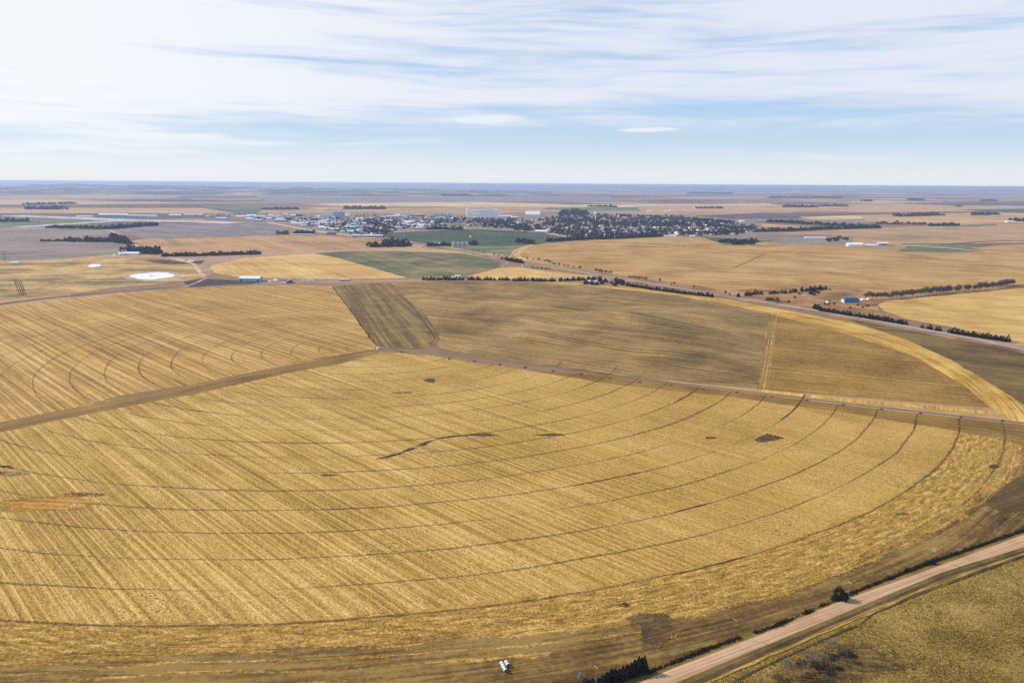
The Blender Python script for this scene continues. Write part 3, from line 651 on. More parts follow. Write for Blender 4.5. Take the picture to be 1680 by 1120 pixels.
# ------------------------------------------------------------------ the dirt road, raised on its bank
def road_mat():
    m, s, b = new_mat('pink_gravel')
    g = s.new('ShaderNodeTexCoord').outputs['Object']; x, y, _ = s.sep(g); a = R(29.2)
    u = s.m('ADD', s.m('MULTIPLY', x, math.cos(a)), s.m('MULTIPLY', y, math.sin(a))); v = s.m('SUBTRACT', s.m('MULTIPLY', y, math.cos(a)), s.m('MULTIPLY', x, math.sin(a)))
    n = s.noise(s.comb(s.m('MULTIPLY', u, 0.006), s.m('MULTIPLY', v, 0.95), 0), 1, 3, 0.6); n2 = s.noise(s.comb(x, y, 0), 1.4, 4, 0.7); n3 = s.noise(s.comb(x, y, 5), 0.06, 3)
    f = s.m('ADD', s.m('MULTIPLY', n, 0.6), s.m('ADD', s.m('MULTIPLY', n2, 0.22), s.m('MULTIPLY', n3, 0.18)))
    s.put(b.inputs['Base Color'], s.ramp(f, [(0.32, lin((138, 104, 72))), (0.47, lin((190, 149, 110))), (0.60, lin((218, 180, 138)))])); return m
def road():
    prof_top = [(900, 1185), (1094, 1103), (1260, 1037.5), (1383, 986.5), (1497, 946), (1680, 878.7), (1900, 800)]
    prof_bot = [(900, 1210), (1117, 1118.6), (1260, 1059), (1417, 994), (1546, 940), (1680, 899), (1900, 820)]
    a = [Vector(P(*p)) for p in prof_top]; c0 = [Vector(P(*p)) for p in prof_bot]
    mid = []
    d = Vector((math.cos(R(29.2)), math.sin(R(29.2)))); n = Vector((-d.y, d.x))
    def interp(pts, u):
        q = [(p.dot(d), p.dot(n)) for p in pts]
        for (x0, y0), (x1, y1) in zip(q, q[1:]):
            if u <= x1 or (x1, y1) == q[-1]: return y0 + (y1 - y0) * (u - x0) / (x1 - x0)
    u0 = a[0].dot(d); u1 = a[-1].dot(d); K = 90; rd = MB(); bank = MB(); prev = None; z0 = Z[0] + 0.03
    for k in range(K + 1):
        u = u0 + (u1 - u0) * k / K; t = interp(a, u); b_ = interp(c0, u); w1 = 0.25 * mnoise.noise((u * .05, 1, 0)); w2 = 0.25 * mnoise.noise((u * .05, 7, 0))
        off = [(t + 4.5, z0), (t + 1.6 + w1, z0 + 0.45), (t + w1, z0 + 0.75), ((t + b_) / 2, z0 + 0.9), (b_ + w2, z0 + 0.75), (b_ - 2.4 + w2, z0 + 0.1), (b_ - 4.0, z0 - 0.05 + 0.06), (b_ - 6.5, z0 + 0.02)]
        row = [tuple(d * u + n * o) + (z,) for o, z in off]
        if prev:
            for q in range(len(row) - 1):
                (rd if q in (2, 3) else bank).quad(prev[q + 1], row[q + 1], row[q], prev[q])
        prev = row
    o = link('dirt_road', rd.mesh('dirt_road', road_mat())); o['kind'] = 'structure'
    o = link('road_bank', bank.mesh('road_bank', M['roadgrass'])); o['kind'] = 'structure'
road()
M['ditch'] = field_mat('ditch_earth', lin((60, 46, 30)), lin((92, 72, 48)), lin((120, 94, 62)), rows=29.2, period=3, band=0.9, grain=(0.6, 0.4), patch=(0.03, 0.6), bump=0.4, stretch=12)
strip('ditch', [(1130, 1126), (1260, 1067), (1417, 1000), (1548, 946), (1680, 904.5), (1880, 830)], 3.0, M['ditch'], z=Z[0] + 0.16, jit=0.4)
M['yellow'] = field_mat('yellow_grass', lin((126, 96, 40)), lin((172, 134, 58)), lin((208, 168, 84)), rows=29.2, period=3, band=0.8, grain=(0.7, 0.6), patch=(0.04, 0.7), bump=0.5, stretch=6)
strip('yellow_verge', [(1150, 1124), (1260, 1076), (1340, 1042), (1424, 1008), (1511, 968.5), (1680, 908), (1880, 838)], 1.4, M['yellow'], z=Z[0] + 0.12, jit=0.7)
strip('bank_edge', [(1200, 1120), (1262, 1088), (1340, 1053), (1410, 1024), (1432, 1006), (1511, 973), (1680, 911.5), (1880, 842)], 1.2, M['ditch'], z=Z[0] + 0.10, jit=0.7)
patch('scrub_ground', [(1250, 1120), (1300, 1075), (1360, 1052), (1430, 1052), (1500, 1078), (1500, 1100), (1440, 1110), (1400, 1140), (1250, 1180)], field_mat('scrub_earth', lin((78, 60, 34)), lin((118, 92, 50)), lin((156, 124, 70)), rows=0, period=10, band=0.5, grain=(0.5, 0.8), patch=(0.04, 0.8), bump=0.5), .3, 1.0, .3)
# far roads
M['highway'] = flat_field('worn_asphalt', (176, 158, 146), band=0.2)
M['verge'] = field_mat('verge_grass', lin((112, 82, 58)), lin((156, 118, 84)), lin((182, 146, 108)), rows=-62, period=12, band=0.8, grain=(0.2, 0.4), patch=(0.02, 0.8), bump=0.1)
hw = [(640, 391), (700, 400.5), (760, 410), (815, 422), (862, 431), (960, 447), (1050, 462), (1100, 470), (1200, 487), (1300, 503), (1400, 520), (1500, 537.5), (1600, 556), (1720, 581)]
strip('highway_verge', [(640, 392)] + [(x, y + 1.2) for x, y in hw[1:]], 42, M['verge'], jit=2)
strip('highway', hw, 12, M['highway'], jit=0.2)
strip('farm_road', [(380, 462), (430, 461), (560, 460), (700, 459.5), (800, 459), (900, 460), (960, 463), (1060, 472), (1120, 480)], 14, M['pinkdirt'], jit=1)
strip('farm_track', [(430, 464), (560, 462), (700, 461)], 8, M['gravel'], jit=0.6)
M['railbed'] = field_mat('rail_ballast', lin((60, 48, 48)), lin((92, 76, 74)), lin((124, 104, 98)), rows=20, period=4, band=0.8, grain=(0.4, 0.4), patch=(0.03, 0.7), bump=0.2)
strip('rail_bed', [(-120, 520), (0, 499), (60, 491), (120, 485), (200, 478.5), (260, 473), (320, 469), (400, 466.5)], 17, M['railbed'], jit=1.5)
strip('gravel_track', [(-120, 526), (0, 504), (120, 488), (220, 477), (300, 471), (400, 467), (470, 464)], 4, M['gravel'], jit=0.4)
sheet('feedlot', [(300, 462), (330, 457), (420, 461), (426, 465), (360, 468), (310, 471)], M['dirt'], jit=2)
sheet('feedlot', [(238, 428), (270, 426), (300, 430), (336, 427), (330, 433), (270, 433)], M['dirt'], jit=2)
strip('farm_road', [(335, 455), (325, 443), (318, 433), (285, 424), (240, 410), (205, 393), (185, 380), (170, 375)], 11, M['gravel'], jit=0.5)
strip('section_road', [(300, 472), (322, 464), (338, 456), (346, 447), (342, 436), (400, 422), (515, 415), (600, 408), (680, 404), (720, 404)], 9, M['pinkdirt'], jit=0.6)
strip('section_road', [(820, 440), (832, 432), (838, 420), (852, 409), (900, 398)], 9, M['pinkdirt'], jit=0.6)
strip('runway', [(15, 353.6), (120, 357.5), (230, 362), (330, 363.5), (384, 366)], 190, M['runway'], jit=0)
strip('runway', [(30, 372.5), (110, 367.5), (205, 361.5)], 110, M['runway'], jit=0)
strip('town_road', [(440, 365), (510, 378), (600, 390), (640, 391)], 34, M['gravel'], jit=0)
strip('town_road', [(640, 381), (780, 375), (880, 380), (930, 388)], 26, M['gravel'], jit=0)
strip('field_track', [(1205, 439), (1230, 428), (1255, 416), (1275, 415)], 4, M['dirt'], jit=0.4)
strip('field_track', [(1020, 402.5), (1060, 405), (1125, 404)], 14, M['dirt'], jit=0.4)
strip('section_road', [(1470, 402), (1520, 404), (1600, 411), (1640, 414)], 22, M['gravel'], jit=0.4)
strip('section_road', [(1480, 400), (1560, 400), (1620, 396), (1760, 392)], 26, M['dirt'], jit=0.4)

# ------------------------------------------------------------------ hills on the left skyline and the haze
def hills():
    m, s, b = new_mat('bluff_grass')
    g = s.new('ShaderNodeTexCoord').outputs['Object']; x, y, _ = s.sep(g)
    n = s.noise(s.comb(x, s.m('DIVIDE', y, 1.5), 0), 0.0008, 6, 0.7)
    s.put(b.inputs['Base Color'], s.ramp(n, [(0.38, lin((56, 58, 54))), (0.5, lin((116, 100, 84))), (0.62, lin((186, 156, 122)))]))
    for (x0, x1, y0, y1, hh, sd) in ((-22000, 1500, 15000, 30000, 175, 1.0), (-30000, 26000, 52000, 64000, 170, 6.0), (9000, 40000, 40000, 47000, 75, 11.0)):
        mb = MB(); nx, ny = 240, 110
        for j in range(ny + 1):
            for i in range(nx + 1):
                u = i / nx; v = j / ny; X = x0 + (x1 - x0) * u; Y = y0 + (y1 - y0) * v
                k = math.sin(math.pi * v) ** 0.8 * min(1, u * 8, (1 - u) * 3.0) if True else 0
                q = 0.40 + 0.50 * mnoise.noise((X / 4200, Y / 3600, sd)) + 0.55 * abs(mnoise.noise((X / 1500, Y / 1900, sd))) + 0.30 * abs(mnoise.noise((X / 620, Y / 800, sd)))
                mb.v.append((X, Y, -3 + max(0, k * q) * hh))
        for j in range(ny):
            for i in range(nx):
                a = j * (nx + 1) + i; mb.f.append((a, a + 1, a + nx + 2, a + nx + 1)); mb.mi.append(0)
        o = link('hills', mb.mesh('hills', m, smooth=False)); o['kind'] = 'structure'
hills()
def haze():
    mb = MB(); mb.box(-170000, 170000, -20000, 170000, -4, 246)
    m = bpy.data.materials.new('haze'); m.use_nodes = True; t = m.node_tree; t.nodes.clear()
    out = t.nodes.new('ShaderNodeOutputMaterial'); v = t.nodes.new('ShaderNodeVolumePrincipled')
    v.inputs['Color'].default_value = (0.50, 0.67, 1.0, 1); v.inputs['Density'].default_value = HAZE
    v.inputs['Anisotropy'].default_value = 0.2
    t.links.new(v.outputs[0], out.inputs['Volume'])
    o = link('haze', mb.mesh('haze', m)); o['kind'] = 'stuff'
HAZE = 3.8e-5
haze()

# ------------------------------------------------------------------ plants
def simple_mat(name, c, rough=0.9, vary=0.25, scale=0.6, spec=0.1):
    m, s, b = new_mat(name, rough, spec)
    n = s.noise(s.new('ShaderNodeTexCoord').outputs['Object'], scale, 3)
    d = tuple(q * (1 - vary) for q in c[:3]) + (1,); l = tuple(min(1, q * (1 + vary)) for q in c[:3]) + (1,)
    s.put(b.inputs['Base Color'], s.ramp(n, [(0.35, d), (0.65, l)])); return m
def leaf_mat(name, c, vary=0.5):
    m, s, b = new_mat(name, 0.8, 0.15)
    oi = s.new('ShaderNodeObjectInfo').outputs['Random']
    n = s.noise(s.new('ShaderNodeTexCoord').outputs['Object'], 0.7, 3)
    f = s.m('ADD', s.m('MULTIPLY', n, 0.75), s.m('MULTIPLY', oi, 0.25))
    d = tuple(q * (1 - vary) for q in c[:3]) + (1,); l = tuple(min(1, q * (1 + vary * 1.4)) for q in c[:3]) + (1,)
    c_ = s.ramp(f, [(0.35, d), (0.7, l)])
    if vary < .55: c_ = s.mix(s.ss(oi, 0.72, 0.95, 0.0, 0.6), c_, (c[0] * 2.2, c[1] * 1.4, c[2] * 1.2, 1))
    s.put(b.inputs['Base Color'], c_); return m
L = {}
L['cedar'] = leaf_mat('cedar_needles', (0.024, 0.032, 0.017))
L['bark'] = simple_mat('bark', (0.12, 0.09, 0.065))
L['twig'] = simple_mat('bare_twigs', (0.15, 0.115, 0.09))
L['grey_twig'] = simple_mat('grey_twigs', (0.31, 0.245, 0.175))
L['pale_bush'] = simple_mat('pale_bush', (0.42, 0.37, 0.33))
L['weed'] = leaf_mat('dark_weeds', (0.040, 0.028, 0.017))
L['town_leaf'] = leaf_mat('town_crowns', (0.022, 0.025, 0.024), 0.6)

def leafquad(mb, p, d, w, l):
    """one spray of leaves at p pointing along d"""
    d = d.normalized(); u = d.cross(Vector((random.uniform(-1, 1), random.uniform(-1, 1), random.uniform(-1, 1)))).normalized()
    mb.quad(p - u * w * .5, p + u * w * .5, p + d * l + u * w * .2, p + d * l - u * w * .2)
def cedar_crown(h, r, n, seed, lobes=0.35):
    random.seed(seed); mb = MB()
    for i in range(n):
        t = random.random() ** 1.35; a = random.uniform(0, 2 * math.pi)
        prof = (1 - t) ** 0.75 * min(1, (t + 0.06) * 7) * (1 + lobes * mnoise.noise((math.cos(a) * 1.3, math.sin(a) * 1.3, t * 3 + seed)) + 0.22 * mnoise.noise((a * 2, t * 11, seed)))
        rr = r * prof * random.uniform(0.55, 1.0)
        p = Vector((rr * math.cos(a), rr * math.sin(a), 0.06 * h + t * h * 0.92))
        d = Vector((math.cos(a), math.sin(a), random.uniform(0.1, 1.2)))
        k = (1 - 0.55 * t) * h * (60 / n) ** 0.5 * 0.42
        leafquad(mb, p, d, k * random.uniform(0.6, 1.1), k * random.uniform(0.7, 1.2))
    return mb
def bare_tree(h, seed, levels=5, spread=0.55, rad=None, twig=0.012, sides=4):
    random.seed(seed); trunk = MB(); crown = MB()
    def grow(p, d, ln, r, lev):
        q = p + d * ln * 0.55 + Vector((random.uniform(-1, 1), random.uniform(-1, 1), 0)) * ln * 0.06; e = q + (d + Vector((random.uniform(-.2, .2), random.uniform(-.2, .2), 0.08))).normalized() * ln * 0.5
        mb = trunk if lev <= 1 else crown
        mb.tube(p, q, r, r * .8, sides if lev < 3 else 3, False); mb.tube(q, e, r * .8, r * .6, sides if lev < 3 else 3, False)
        if lev >= levels: return
        for _ in range(random.choice((3, 3, 4)) if lev < levels - 1 else 4):
            a = random.uniform(0, 2 * math.pi); nd = (d + Vector((math.cos(a), math.sin(a), random.uniform(-0.1, 0.5))) * spread * random.uniform(0.6, 1.3)).normalized()
            grow(q.lerp(e, random.random()), nd, ln * random.uniform(0.55, 0.8), max(twig, r * 0.55), lev + 1)
    grow(Vector((0, 0, -0.2)), Vector((random.uniform(-.08, .08), random.uniform(-.08, .08), 1)).normalized(), h * 0.34, rad or h * 0.02, 0)
    return trunk, crown
def round_crown(h, r, n, seed, z0=0.25):
    random.seed(seed); mb = MB()
    for i in range(n):
        d = Vector((random.gauss(0, 1), random.gauss(0, 1), random.gauss(0, 1))).normalized()
        k = random.uniform(0.5, 1.0) * (1 + 0.4 * mnoise.noise((d.x * 1.7 + seed, d.y * 1.7, d.z * 1.7)))
        p = Vector((d.x * r * k, d.y * r * k, h * (z0 + (1 - z0) / 2) + d.z * h * (1 - z0) / 2 * k))
        leafquad(mb, p, d + Vector((0, 0, .4)), r * (30 / n) ** .5 * random.uniform(.6, 1.1), r * (30 / n) ** .5 * random.uniform(.6, 1.1))
    mb.tube((0, 0, -0.2), (0, 0, h * .45), h * .025, h * .012, 4, False, 1)
    return mb

# mid-distance cedars: a few shapes shared by every copy
MID = [cedar_crown(8.0, 2.9 + 0.3 * k, 170, 20 + k).mesh('cedar_tree', L['cedar']) for k in range(5)]
def along(line, n, jit=0.25):
    pts = [Vector(P(*p)) for p in line]; ln = [(b_ - a).length for a, b_ in zip(pts, pts[1:])]; tot = sum(ln); out = []
    for i in range(n):
        t = (i + 0.5 + random.uniform(-jit, jit)) / n * tot
        for a, b_, l in zip(pts, pts[1:], ln):
            if t <= l or b_ is pts[-1]: out.append(a.lerp(b_, min(1, t / l))); break
            t -= l
    return out
def plant(name, meshes, spots, label, cat, group, s0=0.8, s1=1.2, spread=1.5):
    for p in spots:
        k = random.uniform(s0, s1)
        o = link(name, random.choice(meshes), None, (p.x + random.uniform(-spread, spread), p.y + random.uniform(-spread, spread), 0.0), random.uniform(0, 6.28), (k * random.uniform(.85, 1.15), k * random.uniform(.85, 1.15), k * random.uniform(.85, 1.15)))
        tag(o, label, cat, group)
def area(poly, n):
    out = []; x0 = min(p[0] for p in poly); x1 = max(p[0] for p in poly); y0 = min(p[1] for p in poly); y1 = max(p[1] for p in poly)
    while len(out) < n:
        x = random.uniform(x0, x1); y = random.uniform(y0, y1); ins = False; j = len(poly) - 1
        for i in range(len(poly)):
            (xi, yi), (xj, yj) = poly[i], poly[j]
            if (yi > y) != (yj > y) and x < (xj - xi) * (y - yi) / (yj - yi) + xi: ins = not ins
            j = i
        if ins: out.append(Vector(P(x, y)))
    return out
random.seed(3)
G1 = 'cedars in the windbreak by the creek farm'
plant('cedar_tree', MID, along([(1336, 506), (1349, 511), (1400, 519), (1450, 527), (1487, 533)], 52), 'dark cedar in the long row along the rust-coloured grass', 'tree', G1, .8, 1.25)
plant('cedar_tree', MID, along([(1511, 538), (1545, 544)], 6), 'dark cedar in the short gappy row between two longer highway rows', 'tree', 'cedars in the short row', .6, 1.1)
plant('cedar_tree', MID, along([(1556, 546), (1600, 553), (1654, 561)], 24), 'dark cedar in the dense right-edge row below the combed golden field', 'tree', 'cedars in the right row', .9, 1.35)
plant('cedar_tree', MID, along([(1208, 487), (1250, 482), (1290, 481), (1340, 476), (1357, 475)], 30), 'dark cedar in the uneven belt along the far side of the rust-coloured grass', 'tree', 'cedars of the uneven belt', .8, 1.4, 6)
plant('cedar_tree', MID, area([(1318, 478), (1345, 474), (1352, 483), (1330, 488)], 10), 'dark cedar in the clump at the end of the uneven belt', 'tree', 'cedars of the end clump', .7, 1.2)
plant('cedar_tree', MID, along([(1255, 492), (1277, 494)], 5), 'dark cedar in the small group right above the highway', 'tree', 'cedars of the small group', .7, 1.1)
plant('cedar_tree', MID, [Vector(P(*q)) for q in ((1395, 506), (1407, 501), (1416, 505), (1422, 502), (1425, 502), (1294, 496), (1305, 489), (1312, 483), (1424, 485), (1433, 484), (1362, 476))], 'lone dark cedar scattered over the rust-coloured grass', 'tree', 'scattered cedars', .5, .8)
plant('cedar_tree', MID, along([(1027, 469), (1060, 474), (1110, 481), (1171, 488)], 46), 'dark cedar in the curved row right of the farmhouse clump', 'tree', 'cedars in the curved row', .9, 1.3)
plant('cedar_tree', MID, area([(954, 463), (975, 461), (995, 460), (1000, 468), (960, 468)], 16), 'dark cedar crowded round the long white-roofed farmhouse', 'tree', 'cedars round the farmhouse', .9, 1.4)
plant('cedar_tree', MID, area([(1000, 466), (1015, 460), (1029, 461), (1024, 469), (1002, 470)], 14), 'dark cedar in the clump right of the long white-roofed farmhouse', 'tree', 'cedars of the clump beside the farmhouse', .9, 1.4)
plant('cedar_tree', MID, along([(840, 461), (870, 461), (905, 462), (950, 460), (985, 458)], 44), 'dark cedar in the broken row in front of the small white houses', 'tree', 'cedars before the white houses', .8, 1.35, 4)
plant('cedar_tree', MID, along([(695, 459.5), (730, 459.5), (770, 459.5), (838, 460)], 44), 'dark cedar in the row right above the plowed circle', 'tree', 'cedars along the circle', .7, 1.3, 4)
plant('cedar_tree', MID, along([(872, 440), (902, 442)], 9), 'low dark cedar in the short row on the near side of the highway', 'tree', 'cedars of the low row', .5, .7)
plant('cedar_tree', MID, along([(823, 425), (860, 432)], 9), 'dark cedar beside the highway bend above the small teal roof', 'tree', 'cedars at the bend', .7, 1.1)
# bare trees by the highway and the creek
BM = []
for k in range(4):
    t, c = bare_tree(9.0, 60 + k, 4, 0.6, twig=0.09); t.add(c, 0, 0, 0, (1, 1), 0); random.seed(70 + k)
    for _ in range(340):   # sprays of fine twigs
        d = Vector((random.gauss(0, 1), random.gauss(0, 1), random.gauss(0, 1))).normalized(); q = random.uniform(.35, 1.0)
        leafquad(t, Vector((d.x * 2.9 * q, d.y * 2.9 * q, 5.6 + d.z * 3.2 * q)), Vector((d.x * .5, d.y * .5, 1.0)), .26, random.uniform(.9, 1.8))
    BM.append(t.mesh('bare_tree', L['twig']))
plant('bare_tree', BM, along([(1418, 491), (1460, 490), (1520, 484), (1580, 478), (1625, 474), (1662, 468)], 84), 'bare grey-brown tree in the long creek row above the combed golden field', 'tree', 'bare trees of the creek row', 1.4, 1.95, 5)
plant('bare_tree', BM, along([(862, 426), (895, 430), (910, 436), (955, 443)], 14), 'small bare tree spaced along the far side of the highway', 'tree', 'bare trees along the highway', .9, 1.3)
plant('bare_tree', BM, along([(976, 447), (1004, 451)], 7), 'bare tree of the tall round clump beyond the highway', 'tree', 'bare trees of the round clump', .9, 1.3)
plant('bare_tree', BM, along([(1030, 456), (1062, 460)], 12), 'bare tree of the low thicket beyond the highway', 'tree', 'bare trees of the low thicket', .7, 1.0)
plant('bare_tree', BM, [Vector(P(*q)) for q in ((1082, 463), (1102, 469), (1106, 468), (1138, 474), (1190, 484), (1197, 485), (776, 412), (785, 413), (795, 417), (811, 420), (818, 421))], 'single bare tree standing on the open roadside grass', 'tree', 'single bare trees', .7, 1.1)
plant('bare_tree', BM, area([(1335, 500), (1370, 496), (1372, 502), (1342, 504)], 9), 'bare tree in the thin thicket left of the blue vaulted barn', 'tree', 'bare trees by the barn', .6, .9)
FB = [round_crown(12, 6, 60, 90 + k).mesh('bare_tree', L['town_leaf'], L['bark']) for k in range(3)]
plant('bare_tree', FB, area([(1352, 392), (1392, 392), (1392, 396), (1352, 397)], 16), 'bare brown tree in the grove left of the white farm sheds', 'tree', 'grove by the white sheds', .8, 1.2)

# distant shelterbelts: rows of trees so far off that each reads as one dark band
BELT = [cedar_crown(9, 3.4, 26, 200 + k, 0.5) for k in range(4)] + [round_crown(10, 4.4, 26, 210 + k) for k in range(2)]
def belt(line, hgt, wid, label, dens=1.0, name='shelterbelt', mat=None):
    if hgt > 15: hgt = 15 + (hgt - 15) * .38
    wid *= 1.5; mb = MB(); pts = [Vector(P(*p)) for p in line]
    for a, b_ in zip(pts, pts[1:]):
        d = b_ - a; n = max(2, int(d.length / 6 * dens * (2.2 if hgt < 15 else 1.3))); nr = Vector((-d.y, d.x)).normalized()
        n = min(n, 320)
        for i in range(n):
            p = a.lerp(b_, (i + random.random()) / n) + nr * random.uniform(-wid, wid) / 2
            k = hgt / 9.5 * random.uniform(.65, 1.15); mb.add(random.choice(BELT), p.x, p.y, 0, (max(k, d.length / n / 7), k), random.uniform(0, 6.28))
    o = link(name, mb.mesh(name, mat or L['cedar'], L['bark'])); tag(o, label, 'shelterbelt', None, 'stuff')
belt([(266, 421), (330, 420), (427, 417)], 10, 6, 'thin dark hedge line between the farm yard and the brown stubble', 1.2)
belt([(204, 414), (226, 414), (264, 417)], 24, 40, 'tall dark grove behind the long white shed')
belt([(105, 396), (140, 396), (190, 397)], 19, 40, 'thick dark shelterbelt in the grey fields at left')
belt([(190, 397.5), (216, 401)], 10, 10, 'dark row running from the thick belt to the farm lane')
belt([(185, 389), (196, 392), (207, 398)], 13, 14, 'dark row beside the slanting farm lane')
belt([(66, 396), (105, 396)], 7, 8, 'low dark hedge left of the thick belt')
belt([(78, 374), (120, 375), (178, 376)], 13, 20, 'tree row round the farmstead below the airfield')
belt([(178, 376), (225, 372), (258, 370)], 18, 20, 'long dark tree row right of the farmstead below the airfield')
belt([(-20, 364), (50, 363.5)], 24, 60, 'wide dark wood at the left edge beside the airfield')
belt([(48, 343), (102, 343.5)], 38, 120, 'dark wood in the tan field at far left')
belt([(40, 336), (122, 334.5)], 22, 60, 'thin far wood line at left')
belt([(454, 384), (472, 384)], 12, 20, 'short dark belt left of the pale long shed')
belt([(482, 383), (515, 383)], 12, 20, 'dark belt behind the pale long shed')
belt([(605, 405), (640, 405), (672, 404)], 17, 24, 'near one of the two stacked dark belts beside the wheat circle')
belt([(630, 399), (655, 399), (668, 400)], 18, 30, 'far one of the two stacked dark belts beside the wheat circle')
belt([(701, 404), (741, 403)], 11, 14, 'dark belt left of the steel grain bins')
belt([(770, 402), (782, 402)], 14, 14, 'dark belt right of the steel grain bins')
belt([(848, 397), (872, 400)], 13, 16, 'brown belt on the near rim of the wheat circle')
belt([(898, 396.5), (960, 393), (1010, 391.5), (1085, 388)], 12, 12, 'dark hedge between the town and the wide golden field')
belt([(565, 343), (633, 343)], 34, 70, 'dark wood in the tan fields behind the town at left')
belt([(430, 344), (490, 344)], 18, 60, 'dark belt in the grass field far left of the town')
belt([(966, 339), (1012, 340)], 22, 50, 'dark belt in the pale field behind the water tower')
belt([(1285, 340), (1340, 340)], 34, 80, 'dark wood in the orange field far right')
belt([(1345, 338.5), (1390, 338.5)], 22, 40, 'thin belt right of the far right wood')
belt([(1258, 364), (1330, 368), (1400, 372), (1442, 374)], 16, 30, 'upper one of two long dark rows meeting at right of the town')
belt([(1240, 381), (1300, 379), (1360, 376), (1442, 374.5)], 16, 20, 'lower one of two long dark rows meeting at right of the town')
belt([(1468, 355), (1500, 354.5), (1540, 353)], 26, 70, 'dark wood in the orange field right of the meeting rows')
belt([(1596, 353), (1635, 352)], 22, 40, 'dark belt left of the white roof at the right edge')
belt([(1525, 371), (1570, 370)], 16, 26, 'dark belt over the tan field at right')
belt([(1437, 367), (1480, 368), (1520, 369)], 16, 50, 'loose brown tree line above the tan field at right', .35)
belt([(1658, 363), (1700, 363)], 26, 40, 'dark wood beside the white roof at the right edge')
belt([(1568, 339), (1576, 339)], 24, 40, 'small dark grove in the pale field at right')
belt([(1140, 342), (1185, 342)], 18, 30, 'thin belt beside the small white farm behind the town')
belt([(1262, 325), (1380, 325)], 40, 80, 'far blue wood line under the right skyline')
belt([(1490, 328.5), (1515, 328.5)], 34, 60, 'small far belt under the right skyline')
belt([(1415, 330), (1430, 330)], 34, 60, 'tiny far belt under the right skyline')
belt([(1130, 318), (1200, 318)], 60, 120, 'blue wood on the far plain right of centre')
belt([(1610, 330), (1634, 330)], 34, 60, 'far belt near the right edge skyline')
belt([(725, 321.5), (770, 321.5)], 50, 120, 'far blue wood behind the elevator')
belt([(1180, 397), (1205, 397.5), (1240, 397)], 12, 30, 'dark belt on the near right corner of the town')
belt([(1200, 401), (1238, 400.5)], 15, 34, 'dark grove beside the green corner right of the town')
belt([(830, 427), (856, 432)], 9, 8, 'low dark hedge by the highway bend')

# ------------------------------------------------------------------ buildings
B = {}
def bm_(k, c, rough=0.7, spec=0.2): B[k] = simple_mat('paint_' + k, lin(c), rough, 0.06, 0.3, spec)
for k, c in dict(white=(252, 251, 248), cream=(222, 206, 176), tan=(188, 160, 128), brick=(150, 92, 72), grey=(150, 152, 156), slate=(96, 100, 108), brown=(104, 82, 66), pale=(218, 222, 228),
                 blue=(62, 112, 158), paleblue=(150, 182, 210), teal=(96, 150, 150), pink=(206, 150, 140), dark=(52, 56, 62), glass=(60, 76, 92), steel=(176, 184, 192), yellow=(214, 190, 120), concrete=(240, 240, 238)).items(): bm_(k, c)
B['steel'].node_tree.nodes['Principled BSDF'].inputs['Metallic'].default_value = 0.35
B['steel'].node_tree.nodes['Principled BSDF'].inputs['Roughness'].default_value = 0.45
cache = {}
def walls_mesh(w, d, h, rh, m):
    k = ('w', w, d, h, rh, m)
    if k not in cache:
        mb = MB(); x, y = w / 2, d / 2
        mb.quad((-x, -y, 0), (x, -y, 0), (x, -y, h), (-x, -y, h)); mb.quad((x, y, 0), (-x, y, 0), (-x, y, h), (x, y, h))
        for s in (-1, 1):
            i = len(mb.v); mb.v += [(s * x, -y * s, 0), (s * x, y * s, 0), (s * x, y * s, h), (s * x, 0, h + rh), (s * x, -y * s, h)]; mb.f.append(tuple(range(i, i + 5))); mb.mi.append(0)
        cache[k] = mb.mesh('wall', B[m])
    return cache[k]
def roof_mesh(w, d, h, rh, m, o=0.5):
    k = ('r', w, d, h, rh, m)
    if k not in cache:
        mb = MB(); x = w / 2 + o; sl = rh / (d / 2); y = d / 2 + o; e = h - o * sl; t = 0.25
        for s in (-1, 1):
            a, b_, c, q = (-x, s * y, e + .05), (x, s * y, e + .05), (x, 0, h + rh + .05), (-x, 0, h + rh + .05)
            if s > 0: a, b_, c, q = b_, a, q, c
            up = lambda p: (p[0], p[1], p[2] + t)
            mb.quad(up(a), up(b_), up(c), up(q)); mb.quad(q, c, b_, a); mb.quad(a, b_, up(b_), up(a)); mb.quad(b_, c, up(c), up(b_)); mb.quad(q, a, up(a), up(q))
        cache[k] = mb.mesh('roof', B[m])
    return cache[k]
def flat_roof(w, d, h, m):
    k = ('f', w, d, h, m)
    if k not in cache:
        mb = MB(); mb.box(-w / 2 - .15, w / 2 + .15, -d / 2 - .15, d / 2 + .15, h + .003, h + .6); mb.box(-w * .2, -w * .2 + 3, -d * .1, d * .1 + 2, h + .603, h + 2.0); cache[k] = mb.mesh('roof', B[m])
    return cache[k]
def face_panel(w, d, items, m, name):
    """doors or windows standing 4 cm proud of the two long walls"""
    mb = MB()
    for (x0, x1, z0, z1) in items:
        for s in (-1, 1): mb.box(min(x0 * s, x1 * s), max(x0 * s, x1 * s), s * d / 2 - 0.05, s * d / 2 + 0.05, z0, z1)
    return mb.mesh(name, B[m])
def building(name, label, cat, px, py, w, d, h, rh, rz, wall, roof, group=None, openings=None):
    x, y = P(px, py); e = empty(name, (x, y, 0), R(rz)); tag(e, label, cat, group)
    link('wall', walls_mesh(w, d, h, rh, wall), e)
    link('roof', roof_mesh(w, d, h, rh, roof) if rh > 0 else flat_roof(w, d, h, roof), e)
    if openings:
        for kind, m, lst in openings:
            for it in lst: link(kind, face_panel(w, d, [it], m, kind), e)
    return e
def span(pxw, py): return pxw * mpp(py)

